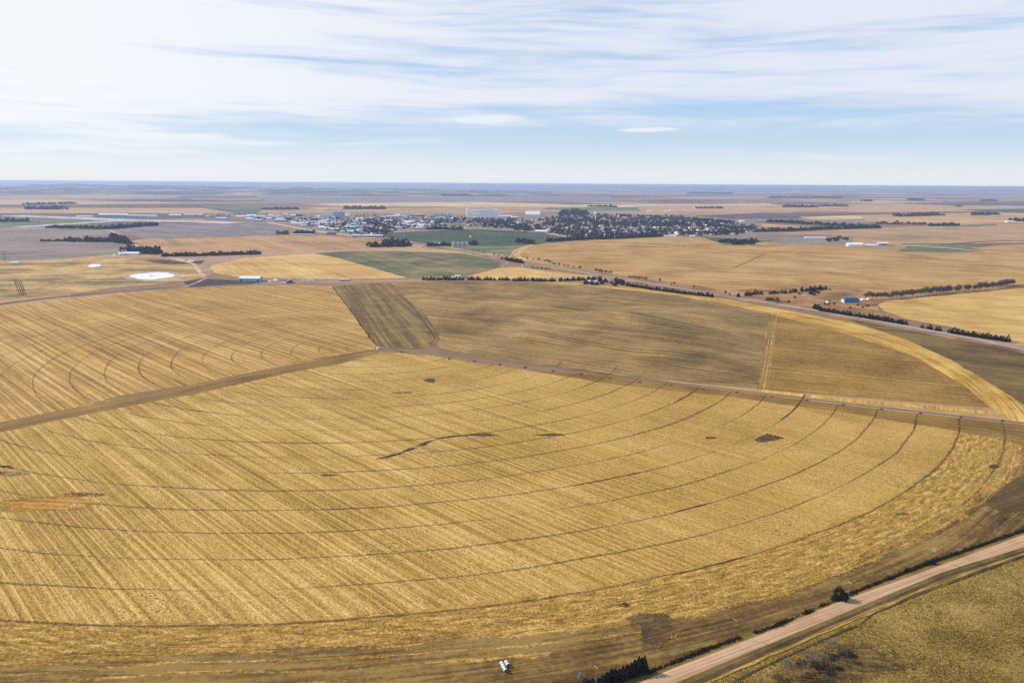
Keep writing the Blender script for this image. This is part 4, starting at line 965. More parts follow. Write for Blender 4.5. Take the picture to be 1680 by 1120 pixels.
# grain elevator: rows of concrete silos under a gallery, with a head house
def elevator():
    y0 = 357.5; k = mpp(y0); gx, gy = P(791, y0); e = empty('grain_elevator', (gx, gy, 0), R(-1)); tag(e, 'huge white concrete grain elevator of joined silos behind the town', 'grain elevator')
    def bank(px0, px1, hgt, n, wall):
        x0 = (px0 - 791) * k; x1 = (px1 - 791) * k; r = (x1 - x0) / n / 2
        for i in range(n):
            mb = MB(); cx = x0 + r * (2 * i + 1)
            mb.lathe([(r * .999, 0), (r * .999, hgt), (r * .92, hgt + 1.5)], 20, cx, 0)
            mb.lathe([(r * .98, 0), (r * .98, hgt), (r * .90, hgt + 1.5)], 16, cx, 2 * r * .97)
            link('silo', mb.mesh('silo', B[wall], smooth=False), e)
        g = MB(); g.box(x0, x1, r * .2, r * 1.7, hgt + 1.51, hgt + 7); link('gallery', g.mesh('gallery', B[wall]), e)
    bank(765.5, 783.5, 52, 7, 'white'); bank(784.8, 800.3, 56, 6, 'concrete'); bank(805.2, 817.5, 54, 5, 'white')
    hb = MB(); x0 = (800.8 - 791) * k; x1 = (804.8 - 791) * k; hb.box(x0, x1, -4, 26, 0, 78); hb.box(x0 - 8, x1 + 10, 2, 20, 64, 72); link('head_house', hb.mesh('head_house', B['concrete']), e)
    sh = MB(); sh.box((776 - 791) * k, (800 - 791) * k, -26, -14, 0, 9); link('loading_shed', sh.mesh('loading_shed', B['white']), e)
    pb = MB(); pb.lathe([(6, 59.1), (6, 66), (0.2, 70)], 12, (766.5 - 791) * k, 8); link('dome', pb.mesh('dome', B['white']), e)
elevator()
building('storage_shed', 'big white barrel-roofed grain storage shed right of the elevator', 'shed', 874, 354.5, span(23, 354), 62, 14, 24, -4, 'pale', 'white')
def lattice(name, label, px, py, h, w, cat, headm=None):
    x, y = P(px, py); e = empty(name, (x, y, 0)); tag(e, label, cat); mb = MB()
    c = [(-w / 2, -w / 2), (w / 2, -w / 2), (w / 2, w / 2), (-w / 2, w / 2)]
    for i in range(4):
        a, b_ = c[i], c[(i + 1) % 4]; mb.tube((*a, 0), (a[0] * .6, a[1] * .6, h), .35, .3, 4)
        for q in range(8):
            f0 = 1 - .4 * q / 8; f1 = 1 - .4 * (q + 1) / 8; mb.tube((a[0] * f0, a[1] * f0, h * q / 8), (b_[0] * f1, b_[1] * f1, h * (q + 1) / 8), .18, .18, 3)
    link('frame', mb.mesh('frame', B['grey']), e)
    hb = MB(); hb.lathe([(w * .8, h), (w * 1.2, h + 2), (w * 1.2, h + 5), (w * .3, h + 8)], 12); link('head', hb.mesh('head', B[headm or 'white']), e); return e
lattice('elevator_tower', 'thin leg tower with white head beside the steel grain bins', 772, 403, 32, 2.6, 'tower')
lattice('elevator_tower', 'blue-grey leg tower at the right end of the white storage shed', 889.5, 354.5, 40, 7, 'tower', 'steel')
# water tower
def water_tower():
    x, y = P(976.8, 360); e = empty('water_tower', (x, y, 0)); tag(e, 'white water tower rising above the town trees', 'water tower')
    mb = MB(); mb.lathe([(7, 0), (3.4, 5), (2.8, 34), (4, 37)], 14); link('column', mb.mesh('column', B['white'], smooth=False), e)
    t = MB(); t.lathe([(4, 37), (9, 40), (11, 44), (9.5, 48), (5, 51), (.3, 52)], 20); link('tank', t.mesh('tank', B['white'], smooth=True), e)
water_tower()
# steel bins near the wheat circle
def bin_(px, py, r, h, label, group, mat='steel', grp=True):
    x, y = P(px, py); e = empty('grain_bin', (x, y, 0)); tag(e, label, 'grain bin', group)
    k = ('bin', r, h, mat)
    if k not in cache:
        a = MB(); a.lathe([(r, 0)] + [(r * (1 + .006 * (q % 2)), h * q / 12) for q in range(1, 13)], 24); b_ = MB(); b_.lathe([(r * 1.04, h + .01), (r * .5, h + r * .28), (r * .12, h + r * .5), (r * .12, h + r * .58)], 24)
        cache[k] = (a.mesh('drum', B[mat]), b_.mesh('roof', B[mat]))
    link('drum', cache[k][0], e); link('roof', cache[k][1], e)
for i, (px, w) in enumerate(zip((744.6, 751.8, 758.9, 766.0), ('leftmost of the four tall steel grain bins by the wheat circle', 'second from left of the four tall steel grain bins', 'third from left of the four tall steel grain bins', 'rightmost of the four tall steel grain bins, next to the leg tower'))):
    bin_(px, 404.8, span(3.15, 404), 15.5, w, 'four steel grain bins')
building('machine_shed', 'pale blue-roofed shed left of the four steel grain bins', 'shed', 720.5, 402, span(16, 401), 18, 6, 5, -6, 'white', 'paleblue')
# farm by the top edge of the circle
building('machine_shed', 'long pale blue metal shed by the gravel track at left', 'shed', 412, 461.2, span(33, 461), 22, 8.0, 4.5, -2, 'paleblue', 'white', None, [('door', 'slate', [(-24, -18, 0, 5.5), (19, 24, 0, 6)])])
def quonset(name, label, px, py, w, d, h, rz, shell, end, ends=0.0, doors=True):
    x, y = P(px, py); e = empty(name, (x, y, 0), R(rz)); tag(e, label, 'barn'); n = 16; sh = MB(); en = MB()
    pr = [(-d / 2 * math.cos(math.pi * q / n), h * math.sin(math.pi * q / n) ** .8) for q in range(n + 1)]
    K = 12
    def row(t):   # rounded hip towards both ends
        q = abs(t) ; f = 1.0 if q < 1 - ends or ends == 0 else math.sqrt(max(0.0, 1 - ((q - 1 + ends) / ends) ** 2 * .55))
        return [(t * w / 2, a * (0.75 + .25 * f), b_ * f) for a, b_ in pr]
    rows = [row(-1 + 2 * k / K) for k in range(K + 1)]
    for r0, r1 in zip(rows, rows[1:]):
        for q in range(n): sh.quad(r0[q], r1[q], r1[q + 1], r0[q + 1])
    link('shell', sh.mesh('shell', B[shell], smooth=True), e)
    for s, r0 in ((-1, rows[0]), (1, rows[-1])):
        m2 = MB(); m2.v = [(p[0] * .995, p[1] * .99, p[2] * .99) for p in r0]; m2.f = [tuple(range(n + 1)) if s < 0 else tuple(reversed(range(n + 1)))]; m2.mi = [0]; link('end_wall', m2.mesh('end_wall', B[end]), e)
    if doors:
        m3 = MB(); m3.box(w / 2 - .1, w / 2 + .15, -d * .22, d * .22, 0, h * .6); link('door', m3.mesh('door', B['slate']), e)
quonset('quonset_barn', 'blue-grey arched barn at the right end of the farm row', 476, 464, 17, 14, 8.5, -75, 'paleblue', 'slate')
building('machine_shed', 'low blue-grey shed joined to the arched barn', 'shed', 466, 463.6, 14, 9, 4, 2, -2, 'white', 'slate')
building('farm_shed', 'small white shed left of the arched barn', 'shed', 442.5, 463, 6, 6, 4, 2, 10, 'white', 'pale')
building('farm_shed', 'tiny white shed between the long blue shed and the arched barn', 'shed', 452, 461.5, 9, 6, 3.5, 2, -4, 'white', 'white')
for px, w, l in ((497, 12, 'white trailer nearest the arched barn in the yard'), (505, 13, 'second white trailer right of the arched barn'), (513, 10, 'third white trailer right of the arched barn')):
    x, y = P(px, 461.6); e = empty('trailer', (x, y, 0), R(-3)); tag(e, l, 'trailer', 'white trailers in the farm yard')
    mb = MB(); mb.box(-w / 2, w / 2, -1.3, 1.3, 1.1, 3.9); link('body', mb.mesh('body', B['white']), e)
    for s in (-.32, .32):
        for q in (-1.35, 1.0):
            wb = MB(); wb.tube((s * w, q, .52), (s * w, q + .35, .52), .52, .52, 10); link('wheel', wb.mesh('wheel', B['dark']), e)
building('farm_shed', 'low brown shed in the farm yard right of the white trailers', 'shed', 566, 460.5, 22, 8, 3.2, 1.8, -2, 'brown', 'pale')
def mound(name, label, px, py, w, d, h, mat, cat):
    x, y = P(px, py); mb = MB(); n = 20
    prof = [(1.0, 0), (.86, .45), (.6, .8), (.3, .95), (.02, 1.0)]
    for r, z in prof:
        for k in range(n):
            t = 2 * math.pi * k / n; q = 1 + .12 * mnoise.noise((math.cos(t) * 2, math.sin(t) * 2, z)); mb.v.append((w / 2 * r * q * math.cos(t), d / 2 * r * q * math.sin(t), h * z))
    for i in range(len(prof) - 1):
        for k in range(n):
            j = (k + 1) % n; mb.f.append((i * n + k, i * n + j, i * n + n + j, i * n + n + k)); mb.mi.append(0)
    o = link(name, mb.mesh(name, B[mat]), None, (x, y, 0)); tag(o, label, cat); return o
mound('covered_stack', 'low teal tarp-covered stack below the long blue shed', 424, 465.6, span(10, 465), 9, 2.0, 'teal', 'stack')
# white farm at left
building('farmhouse', 'white house with square upper storey at the left end of the long white shed', 'house', 200.5, 418.5, span(9, 418), 14, 6, 3, -3, 'white', 'white', None, [('window', 'glass', [(-6, -3, 1.2, 4.6), (0, 3, 1.2, 4.6)])])
building('machine_shed', 'long white-roofed shed beside the dark grove at left', 'shed', 217, 418.0, span(22, 418), 20, 5.5, 4.5, 6, 'pale', 'white')
building('farm_shed', 'tiny white shed left of the white farmhouse', 'shed', 188, 420, 7, 6, 3.5, 2, 0, 'white', 'white')
building('farm_shed', 'small white shed by the dark feed pens', 'shed', 314, 430, 14, 7, 3.4, 2, 0, 'white', 'white')
building('farm_shed', 'lone white low shed on the pasture at the left edge', 'shed', 25, 432.5, 22, 9, 3.6, 2.2, 8, 'pale', 'white')
# farmstead below the airfield
for px, py, w, l, wl, rf in ((128, 375.3, 20, 'pale house left in the farmstead below the airfield', 'cream', 'pale'), (152, 375.3, 26, 'white long shed in the farmstead below the airfield', 'white', 'white'), (179.5, 374.2, 22, 'white two-storey farmhouse where the farm lane ends', 'white', 'pale')):
    building('farmhouse', l, 'house', px, py, w, 14, 6 if px > 170 else 4, 4, -5, wl, rf)
# creek farm
quonset('vaulted_barn', 'blue vaulted barn with rounded ends beside the creek trees', 1394.5, 495.5, span(27, 495), 15, 10.5, 9, 'blue', 'pale', .35)
for px, py, w, l in ((1415, 492.5, 7, 'small white shed right of the blue vaulted barn'), (1424, 492, 5, 'tiny white shed farther right of the blue vaulted barn'), (1357, 497.5, 4, 'tiny white hut left of the blue vaulted barn')):
    building('farm_shed', l, 'shed', px, py, w, 5, 2.8, 1.6, 12, 'white', 'white')
building('farmhouse', 'long white-roofed farmhouse half hidden by cedars', 'house', 970.5, 464, span(16, 464), 13, 3.6, 3, -4, 'cream', 'white', None, [('window', 'glass', [(-8, -6.5, 1, 2.2), (2, 3.5, 1, 2.2)])])
for px, py, w, l, wl, rf in ((919, 459.5, 13, 'white house at the left of the pair behind the cedar row', 'white', 'grey'), (932, 459, 15, 'white house at the right of the pair behind the cedar row', 'white', 'pale'), (859, 436.5, 9, 'small teal-roofed house at the highway bend', 'white', 'teal'),
                             (722, 457.5, 8, 'white house leftmost in the row of trees above the plowed circle', 'white', 'pale'), (744, 457, 11, 'white gable house in the trees above the plowed circle', 'white', 'white'), (751, 454.5, 14, 'house with pale roof set back in the trees above the plowed circle', 'cream', 'pale'), (763, 455, 12, 'pinkish house rightmost in the trees above the plowed circle', 'pink', 'grey')):
    building('farmhouse', l, 'house', px, py, w, 8, 3.2, 2.6, random.uniform(-15, 15), wl, rf, None, [('window', 'glass', [(-2.5, -1.3, 1, 2.2)])])
# white farm sheds far right
building('machine_shed', 'largest white metal shed of the farm in the far golden field', 'shed', 1402, 403.5, span(24, 403), 34, 8, 5, -8, 'white', 'white')
building('machine_shed', 'long low white shed in the middle of the far golden field farm', 'shed', 1424, 403.8, span(24, 403), 20, 5, 3, -8, 'pale', 'white')
building('machine_shed', 'tall pale blue shed at the right end of the far golden field farm', 'shed', 1448, 402.5, span(17, 402), 22, 9, 4, -4, 'paleblue', 'white', None, [('door', 'slate', [(-6, 2, 0, 6)])])
building('farm_shed', 'long thin white roof left of the grove in the far field', 'shed', 1337, 391, span(34, 391), 14, 4, 2.5, -4, 'pale', 'white')
building('farm_shed', 'white roof by the dark wood at the right edge', 'shed', 1657, 364.5, span(15, 364), 26, 6, 4, 0, 'pale', 'white')
for px, py, w, l in ((1066, 347.3, 40, 'white shed farther left in the tan field behind the town'), (1096, 347, 60, 'long white sheds with trees in the tan field behind the town'), (1139, 342, 26, 'small white farm behind the town at the thin belt'), (1217, 364, 30, 'white shed by the upper dark row right of the town')):
    building('farm_shed', l, 'shed', px, py, w, 20, 7, 4, 0, 'white', 'white')
# pump house in the middle of the circle
def pump():
    x, y = P(619.8, 572.8); e = empty('pump_house', (x, y, 0), R(20)); tag(e, 'small white pump house with pipe at the centre of the field circle', 'pump house')
    link('wall', walls_mesh(3.4, 3.0, 2.5, .8, 'white'), e); link('roof', roof_mesh(3.4, 3.0, 2.5, .8, 'white', .25), e)
    d = MB(); d.box(-.5, .5, -1.55, -1.45, 0, 2.0); link('door', d.mesh('door', B['grey']), e)
    p = MB(); p.tube((-3.2, .4, 0), (-3.2, .4, 2.4), .25, .25, 10); p.tube((-3.2, .4, 2.3), (-1.71, .4, 1.4), .2, .2, 10); link('pipe', p.mesh('pipe', B['slate']), e)
    m = MB(); m.box(-4.6, -3.6, -.7, .7, 0, 1.5); link('motor', m.mesh('motor', B['dark']), e)
    s = MB(); s.box(-5.2, 2.2, -2.2, 2.2, 0.0, .12); link('slab', s.mesh('slab', B['concrete']), e)
pump()

# ------------------------------------------------------------------ the town
random.seed(11)
industrial = [  # px, py, width px, depth m, height m, wall, roof, label
    (187, 355.2, 44, 40, 13, 'paleblue', 'white', 'longest white hangar on the far side of the airfield'), (220, 355.6, 20, 34, 9, 'paleblue', 'pale', 'pale hangar at the right end of the longest white hangar'), (140, 356.3, 24, 20, 6, 'cream', 'white', 'low cream building left of the hangars'),
    (244, 355.8, 26, 30, 9, 'pale', 'pale', 'grey hangar in the middle of the airfield row'), (288, 354.5, 18, 30, 9, 'pale', 'white', 'white shed at the right end of the airfield row'), (318, 353.8, 30, 26, 8, 'paleblue', 'white', 'white-blue shed between the airfield and the town'),
    (364, 359.5, 18, 30, 7, 'paleblue', 'pale', 'pale blue shed near the end of the runway'), (410, 359.8, 12, 26, 6, 'pale', 'white', 'white shed right of the runway end'), (413, 354.8, 14, 30, 7, 'pale', 'white', 'white shed far left in the industrial strip'),
    (426, 357.2, 18, 34, 8, 'pale', 'pale', 'pale grey-roofed hall with side wing in the industrial strip'), (443, 359.5, 10, 24, 6, 'paleblue', 'white', 'small pale hall under the grey-roofed hall'), (461, 363, 18, 26, 8, 'slate', 'pale', 'hall with blue-grey wall at the bend of the town road'),
    (424, 362.5, 12, 20, 6, 'dark', 'white', 'white roof over dark wall near the runway end'), (491, 355.2, 9, 24, 15, 'slate', 'slate', 'tall dark blue hall standing alone in the industrial strip'), (528, 355.2, 18, 26, 7, 'paleblue', 'paleblue', 'light blue long hall left of the blue bins'),
    (490, 367.8, 23, 24, 7, 'pale', 'white', 'longest white roof by the town road at left'), (481, 365, 8, 22, 7, 'white', 'pale', 'white-ended hall next to the longest white roof'), (500, 370.5, 12, 18, 5, 'paleblue', 'white', 'small white shed below the longest white roof'),
    (534, 367, 10, 20, 6, 'paleblue', 'white', 'white roof left of the tan lots'), (523, 365.5, 12, 20, 6, 'pale', 'pale', 'pale shed between the white roofs at left'), (532, 375, 18, 22, 6, 'paleblue', 'white', 'pale blue roof lower in the industrial strip'),
    (545, 377, 22, 22, 6, 'pale', 'white', 'long white roof above the town road'), (575, 374.5, 16, 30, 8, 'slate', 'pale', 'pale-roofed hall with dark wall by the trees'), (566, 381, 16, 16, 5, 'paleblue', 'pale', 'low pale roof by the town road'),
    (604, 388.6, 50, 22, 6, 'slate', 'pale', 'long blue-grey building with white end by the wheat circle'), (496, 385.6, 38, 12, 3.5, 'paleblue', 'pale', 'pale long shed in front of the dark belt'), (544, 384.6, 14, 18, 7, 'slate', 'slate', 'grey-blue shed at the corner of the brown stubble'),
    (690, 375.6, 30, 24, 7, 'pink', 'pale', 'pinkish long school-like building above the wheat circle'), (748, 376.3, 34, 16, 4.5, 'pale', 'white', 'very long white roof on the edge above the wheat circle'), (655, 374.3, 16, 20, 6, 'paleblue', 'pale', 'blue-grey roof left of the pinkish long building'),
    (684, 354.3, 26, 24, 9, 'blue', 'paleblue', 'long blue hall left of the grey silos'), (652, 353.8, 8, 24, 8, 'white', 'white', 'white hall left of the long blue hall'), (770, 362.2, 8, 24, 6, 'white', 'white', 'white roof below the left end of the elevator'),
    (829, 355.8, 22, 24, 7, 'pale', 'white', 'white roofs between the elevator and the storage shed'), (844, 357, 12, 20, 5, 'pale', 'white', 'small white roof left of the storage shed'), (888, 382, 19, 40, 8, 'pink', 'white', 'largest white roof at the near edge of the town'),
    (834, 371, 20, 22, 6, 'cream', 'white', 'white roof in the trees over the wheat circle'), (838, 366.8, 16, 16, 5, 'pink', 'pale', 'pinkish flat building in the trees over the wheat circle'), (1010, 381, 12, 22, 9, 'slate', 'white', 'white flat roof left in the town centre'),
    (1022, 384, 20, 30, 9, 'slate', 'white', 'broad white flat roof in front of the town centre'), (1036, 380.2, 16, 24, 8, 'pale', 'white', 'white flat roof right in the town centre'), (1027, 377.8, 16, 20, 7, 'cream', 'pale', 'pale flat roof behind the town centre'),
    (1046, 383.5, 9, 24, 8, 'pale', 'pale', 'pale hall at the right of the town centre'), (989, 362.5, 9, 26, 14, 'tan', 'concrete', 'tall tan public building in the trees'), (1024, 358.8, 6, 20, 10, 'yellow', 'cream', 'yellowish building far back in the trees'),
    (1080, 387.4, 7, 20, 10, 'pink', 'pink', 'pink building on the near edge of the town'), (1096, 388, 18, 14, 4, 'white', 'white', 'white low roof right of the pink building'), (1136, 388.2, 8, 14, 5, 'white', 'white', 'white shed at the near right corner of the town'),
    (1144, 383.8, 10, 14, 5, 'pale', 'white', 'white roof among the right trees of the town'), (1064, 371.5, 8, 18, 6, 'white', 'white', 'white hall in the upper middle of the town'), (1108, 372, 9, 16, 5, 'white', 'pale', 'pale hall in the right middle of the town'),
    (1176, 381, 20, 14, 5, 'cream', 'white', 'cream building at the right end of the town'), (1184, 367.8, 8, 16, 5, 'white', 'white', 'white house far right among the town trees'), (1165, 366.5, 20, 16, 5, 'cream', 'pale', 'cream row far right among the town trees'),
    (1200, 367.5, 10, 14, 4, 'white', 'white', 'white shed in the far right trees of the town')]
FLAT = ('town centre', 'flat', 'public', 'school')
for px, py, w, d, h, wl, rf, lb in industrial:
    fl = any(q in lb for q in FLAT)
    building('hall' if w > 14 else 'town_building', lb, 'building', px, py, round(span(w, py), 1), d, h, 0 if fl else round(d * .16, 1), random.uniform(-8, 8), wl, rf)
for i, px in enumerate((547, 551.2, 555.4, 559.6, 563.8)): bin_(px, 355.6, span(2.1, 355), 34 + 4 * (i % 2), 'blue-grey silo of the row of five at the left end of the town', 'five blue-grey silos', 'paleblue')
for i, px in enumerate((711, 715, 719.5, 725, 730, 736, 741)): bin_(px, 357.2, span(1.7, 357), (26, 34, 30, 38, 26, 34, 28)[i], 'grey silo of the ragged row left of the white elevator', 'grey silos left of the elevator', 'steel')
T1 = [(830, 366), (882, 362), (920, 354), (965, 352), (1040, 354), (1120, 357), (1200, 364), (1245, 372), (1215, 386), (1150, 388), (1080, 387), (1010, 390), (960, 393), (925, 387), (880, 379), (838, 375), (800, 372), (790, 366)]
T2 = [(470, 360), (560, 357), (700, 357), (800, 360), (830, 368), (800, 373), (700, 374), (650, 379), (600, 386), (545, 380), (480, 366)]
roofs = [('white', 'white'), ('white', 'white'), ('pale', 'pale grey'), ('pale', 'pale grey'), ('grey', 'grey'), ('slate', 'dark slate'), ('tan', 'tan'), ('brick', 'reddish'), ('brown', 'brown')]
def zone(px, py, t1):
    if not t1: return ('in the open lots left of the elevator' if px < 640 else 'below the elevator')
    side = 'left' if px < 940 else ('right' if px > 1090 else 'middle')
    return {'left': 'in the left part of the town', 'middle': 'in the middle of the town', 'right': 'in the right part of the town'}[side] + (', near edge' if py > 381 else '')
def rand_in(poly):
    while True:
        x = random.uniform(min(p[0] for p in poly), max(p[0] for p in poly)); y = random.uniform(min(p[1] for p in poly), max(p[1] for p in poly)); ins = False; j = len(poly) - 1
        for i in range(len(poly)):
            (xi, yi), (xj, yj) = poly[i], poly[j]
            if (yi > y) != (yj > y) and x < (xj - xi) * (y - yi) / (yj - yi) + xi: ins = not ins
            j = i
        if ins: return x, y
for i in range(290):
    t1 = i < 205
    px, py = rand_in(T1 if t1 else T2)
    if t1 and random.random() < .35: px = random.uniform(930, 1180); py = random.uniform(374, 387)
    rf, rn = random.choice(roofs); wl = random.choice(('white', 'white', 'cream', 'pale', 'tan')); z = zone(px, py, t1)
    w, d = random.choice(((16, 10), (20, 11), (26, 12), (14, 12)))
    building('house', f'small {rn}-roofed house among trees {z}', 'house', px, py, w, d, random.choice((3.2, 3.2, 5.6)), 3, random.choice((-61, 29)) + random.uniform(-3, 3), wl, rf, f'{rn}-roofed houses {z}')
T3 = [(300, 353), (420, 352), (560, 352), (720, 353), (760, 357), (720, 372), (650, 378), (590, 384), (540, 378), (480, 366), (420, 360)]
for i in range(90):
    px, py = rand_in(T3); rf, rn = random.choice((('white', 'white'), ('white', 'white'), ('pale', 'pale grey'), ('paleblue', 'light blue'), ('slate', 'dark slate')))
    z = 'near the airfield' if px < 460 else ('in the lots left of the elevator' if px > 600 else 'in the industrial strip left of the town')
    building('shed', f'low {rn}-roofed shed {z}', 'shed', px, py, random.choice((26, 36, 48, 64)), random.choice((18, 24)), random.choice((5, 7)), 4, random.choice((-8, 4, 29)), random.choice(('pale', 'white', 'paleblue')), rf, f'{rn}-roofed sheds {z}')
# town trees: the nearest ones single, the rest one mass
TC = [round_crown(10, 4.6, 34, 300 + k, .12).mesh('town_tree', L['town_leaf'], L['bark']) for k in range(5)]
near = []
while len(near) < 150:
    px, py = rand_in(T1)
    if py > 376 and not (1000 < px < 1050 and py < 384): near.append(Vector(P(px, py)))
plant('town_tree', TC, near, 'dark bare tree among the houses on the near side of the town', 'tree', 'trees on the near side of the town', .8, 1.3, 4)
mb = MB(); TM = [round_crown(10, 5.2, 24, 320 + k, .1) for k in range(6)]
def mass(poly, n, s0, s1, top=None):
    for _ in range(n):
        px, py = rand_in(poly)
        if top and py > top: continue
        x, y = P(px, py); k = random.uniform(s0, s1); mb.add(random.choice(TM), x, y, 0, (k, k), random.uniform(0, 6))
mass(T1, 1050, .75, 1.15); mass([(880, 362), (925, 353), (1040, 353), (1130, 357), (1215, 366), (1150, 374), (1000, 372), (900, 371)], 620, .8, 1.4)
mass([(915, 353), (925, 346), (940, 345), (960, 347), (968, 353)], 110, 1.2, 1.9)
mass([(780, 364), (835, 362), (850, 374), (800, 376)], 70, .9, 1.4); mass([(835, 373), (855, 371), (872, 374), (868, 380), (845, 378)], 26, 1.0, 1.4)
o = link('town_trees', mb.mesh('town_trees', L['town_leaf'], L['bark'])); tag(o, 'dense dark trees filling the far side of the town', 'trees', None, 'stuff')
mb = MB()
mass(T2, 380, .6, 1.1); mass(T3, 160, .6, 1.0); mass([(595, 374), (640, 372), (660, 378), (630, 385), (600, 384)], 70, .7, 1.1); mass([(690, 358), (760, 359), (860, 360), (830, 366), (700, 366)], 130, .7, 1.3); mass([(575, 362), (640, 358), (660, 366), (600, 368)], 50, .7, 1.1)
o = link('town_trees', mb.mesh('town_trees', L['town_leaf'], L['bark'])); tag(o, 'scattered dark trees between the sheds left of and below the elevator', 'trees', None, 'stuff')
for q in ([(600, 366), (630, 371)], [(1170, 372), (1240, 376)], [(1160, 384), (1205, 383)], [(1140, 362), (1200, 365)], [(700, 376.5), (760, 377)], [(470, 361), (480, 361.5)], [(512, 362), (524, 362.5)]):
    belt(q, 11, 16, f'dark tree row inside the town near its {"right end" if q[0][0] > 1100 else "left lots"}', 1.2)

# ------------------------------------------------------------------ foreground: poles, bales, bushes
def pole(px, py, h, arms, label, thick=.17):
    x, y = P(px, py); e = empty('utility_pole', (x, y, 0), R(-61)); tag(e, label, 'utility pole', 'utility poles along the dirt road')
    mb = MB(); mb.tube((0, 0, -.3), (0, 0, h), thick, thick * .7, 10); link('pole', mb.mesh('pole', L['pole']), e)
    for z in arms:
        a = MB(); a.box(-1.35, 1.35, -.27, -.13, z - .08, z + .08); ao = link('crossarm', a.mesh('crossarm', L['arm']), e)
        for q in (-1.2, -.55, .55, 1.2):
            i = MB(); i.lathe([(.05, z + .081), (.13, z + .14), (.14, z + .26), (.08, z + .34), (.03, z + .36)], 8, q, -.2); link('insulator', i.mesh('insulator', B['white']), ao)
L['pole'] = simple_mat('pole_wood', lin((150, 132, 110)), vary=.2); L['arm'] = simple_mat('arm_wood', lin((168, 156, 142)), vary=.15)
pole(1204.5, 1048.5, 12.0, (11.6,), 'utility pole standing alone between the field and the straight road stretch')
pole(977.5, 1131, 12.5, (12.1,), 'utility pole in front of the dark cedar row at the bottom edge')
pole(1391.5, 983, 11.2, (10.8,), 'utility pole behind the big dark roadside bush')
pole(1530, 924, 10.8, (10.4, 9.5, 8.6), 'utility pole with three stacked crossarms beside the small cedar')
# wrapped hay bales
def bales():
    m, s, b = new_mat('bale_wrap', 0.55, 0.3); n = s.noise(s.new('ShaderNodeTexCoord').outputs['Object'], 3, 4)
    s.put(b.inputs['Base Color'], s.ramp(n, [(0.35, lin((196, 192, 190))), (0.6, lin((240, 238, 236)))]))
    m2, s2, b2 = new_mat('hay_end'); n2 = s2.noise(s2.new('ShaderNodeTexCoord').outputs['Object'], 7, 4); s2.put(b2.inputs['Base Color'], s2.ramp(n2, [(0.3, lin((56, 42, 28))), (0.7, lin((120, 92, 54)))]))
    w = MB(); N = 28; r = .92; L2 = .80
    for k in range(N):
        j = (k + 1) % N
        a0, a1 = 2 * math.pi * k / N, 2 * math.pi * j / N
        pr = [(-L2, r * .93), (-L2 * .86, r), (0, r * 1.01), (L2 * .86, r), (L2, r * .93)]
        for (x0, r0), (x1, r1) in zip(pr, pr[1:]): w.quad((x0, r0 * math.cos(a0), r + r0 * math.sin(a0)), (x0, r0 * math.cos(a1), r + r0 * math.sin(a1)), (x1, r1 * math.cos(a1), r + r1 * math.sin(a1)), (x1, r1 * math.cos(a0), r + r1 * math.sin(a0)))
    h = MB()
    for s_ in (-1, 1):
        i = len(h.v)
        for k in range(N): a = 2 * math.pi * k / N; h.v.append((s_ * L2 * .985, r * .93 * math.cos(a), r + r * .93 * math.sin(a)))
        h.v.append((s_ * L2 * .90, 0, r))
        for k in range(N):
            j = (k + 1) % N; h.f.append((i + k, i + j, i + N) if s_ > 0 else (i + j, i + k, i + N)); h.mi.append(0)
    wm = w.mesh('wrap', m, smooth=True); hm = h.mesh('hay_face', m2)
    left0, left1 = Vector(P(822.8, 1090.5)), Vector(P(829.6, 1102.8)); d = (left1 - left0).normalized(); az = math.atan2(d.y, d.x)
    names = ['white wrapped hay bale at the far end of the row of four', 'second white hay bale from the far end of the row of four', 'third white hay bale from the far end of the row of four', 'white hay bale at the near end of the row of four, dark face showing']
    spots = [(left0 + d * (1.95 * i + .3), names[i]) for i in range(4)]
    b0 = Vector(P(830.8, 1089.2)); spots += [(b0, 'far white hay bale of the shorter pair'), (b0 + d * 1.95, 'near white hay bale of the shorter pair, dark face showing')]
    for p, lb in spots:
        e = empty('hay_bale', (p.x, p.y, Z[0] + .0), az + random.uniform(-.08, .08)); tag(e, lb, 'hay bale', 'white hay bales by the field margin'); link('wrap', wm, e); link('hay_face', hm, e)
bales()
def tree_parts(name, label, px, py, trunk, crown, tm, cm, s=1.0, group=None, rz=0.0):
    x, y = P(px, py); e = empty(name, (x, y, 0), rz); e.scale = (s, s, s); tag(e, label, 'tree', group)
    link('trunk', trunk.mesh('trunk', tm), e); link('crown', crown.mesh('crown', cm), e); return e
def stem(h, r):
    t = MB(); t.tube((0, 0, -.2), (.05 * h, 0, h * .55), r, r * .5, 8, False); t.tube((0, 0, h * .2), (-.15 * h, .1 * h, h * .5), r * .6, r * .3, 6, False); return t
# roadside cedar row at the bottom edge
row = [(1057, 1103, 9.6, 2.1), (1052.5, 1104, 9.2, 1.8), (1047.5, 1105, 10.0, 2.2), (1041, 1107, 8.8, 2.2), (1035, 1109, 7.8, 2.0), (1029, 1111, 7.4, 2.0), (1022, 1113, 7.2, 2.1), (1016, 1115.5, 6.6, 2.0), (1009, 1117, 7.2, 2.3), (1003, 1119, 7.6, 2.2), (996, 1121, 6.4, 2.2), (989, 1123, 5.6, 2.0), (982, 1125, 4.8, 1.9), (972, 1127, 5.2, 1.9), (964, 1129, 4.6, 1.9), (944, 1133, 3.6, 1.7), (934, 1135, 3.2, 1.6), (925, 1137, 3.0, 1.5)]
fc = [cedar_crown(8.0, 2.6, 1500, 400 + k, .3).mesh('crown', L['cedar']) for k in range(4)]
ft = MB(); ft.tube((0, 0, -.2), (0, 0, 6.0), .22, .05, 8, False); ftm = ft.mesh('trunk', L['bark'])
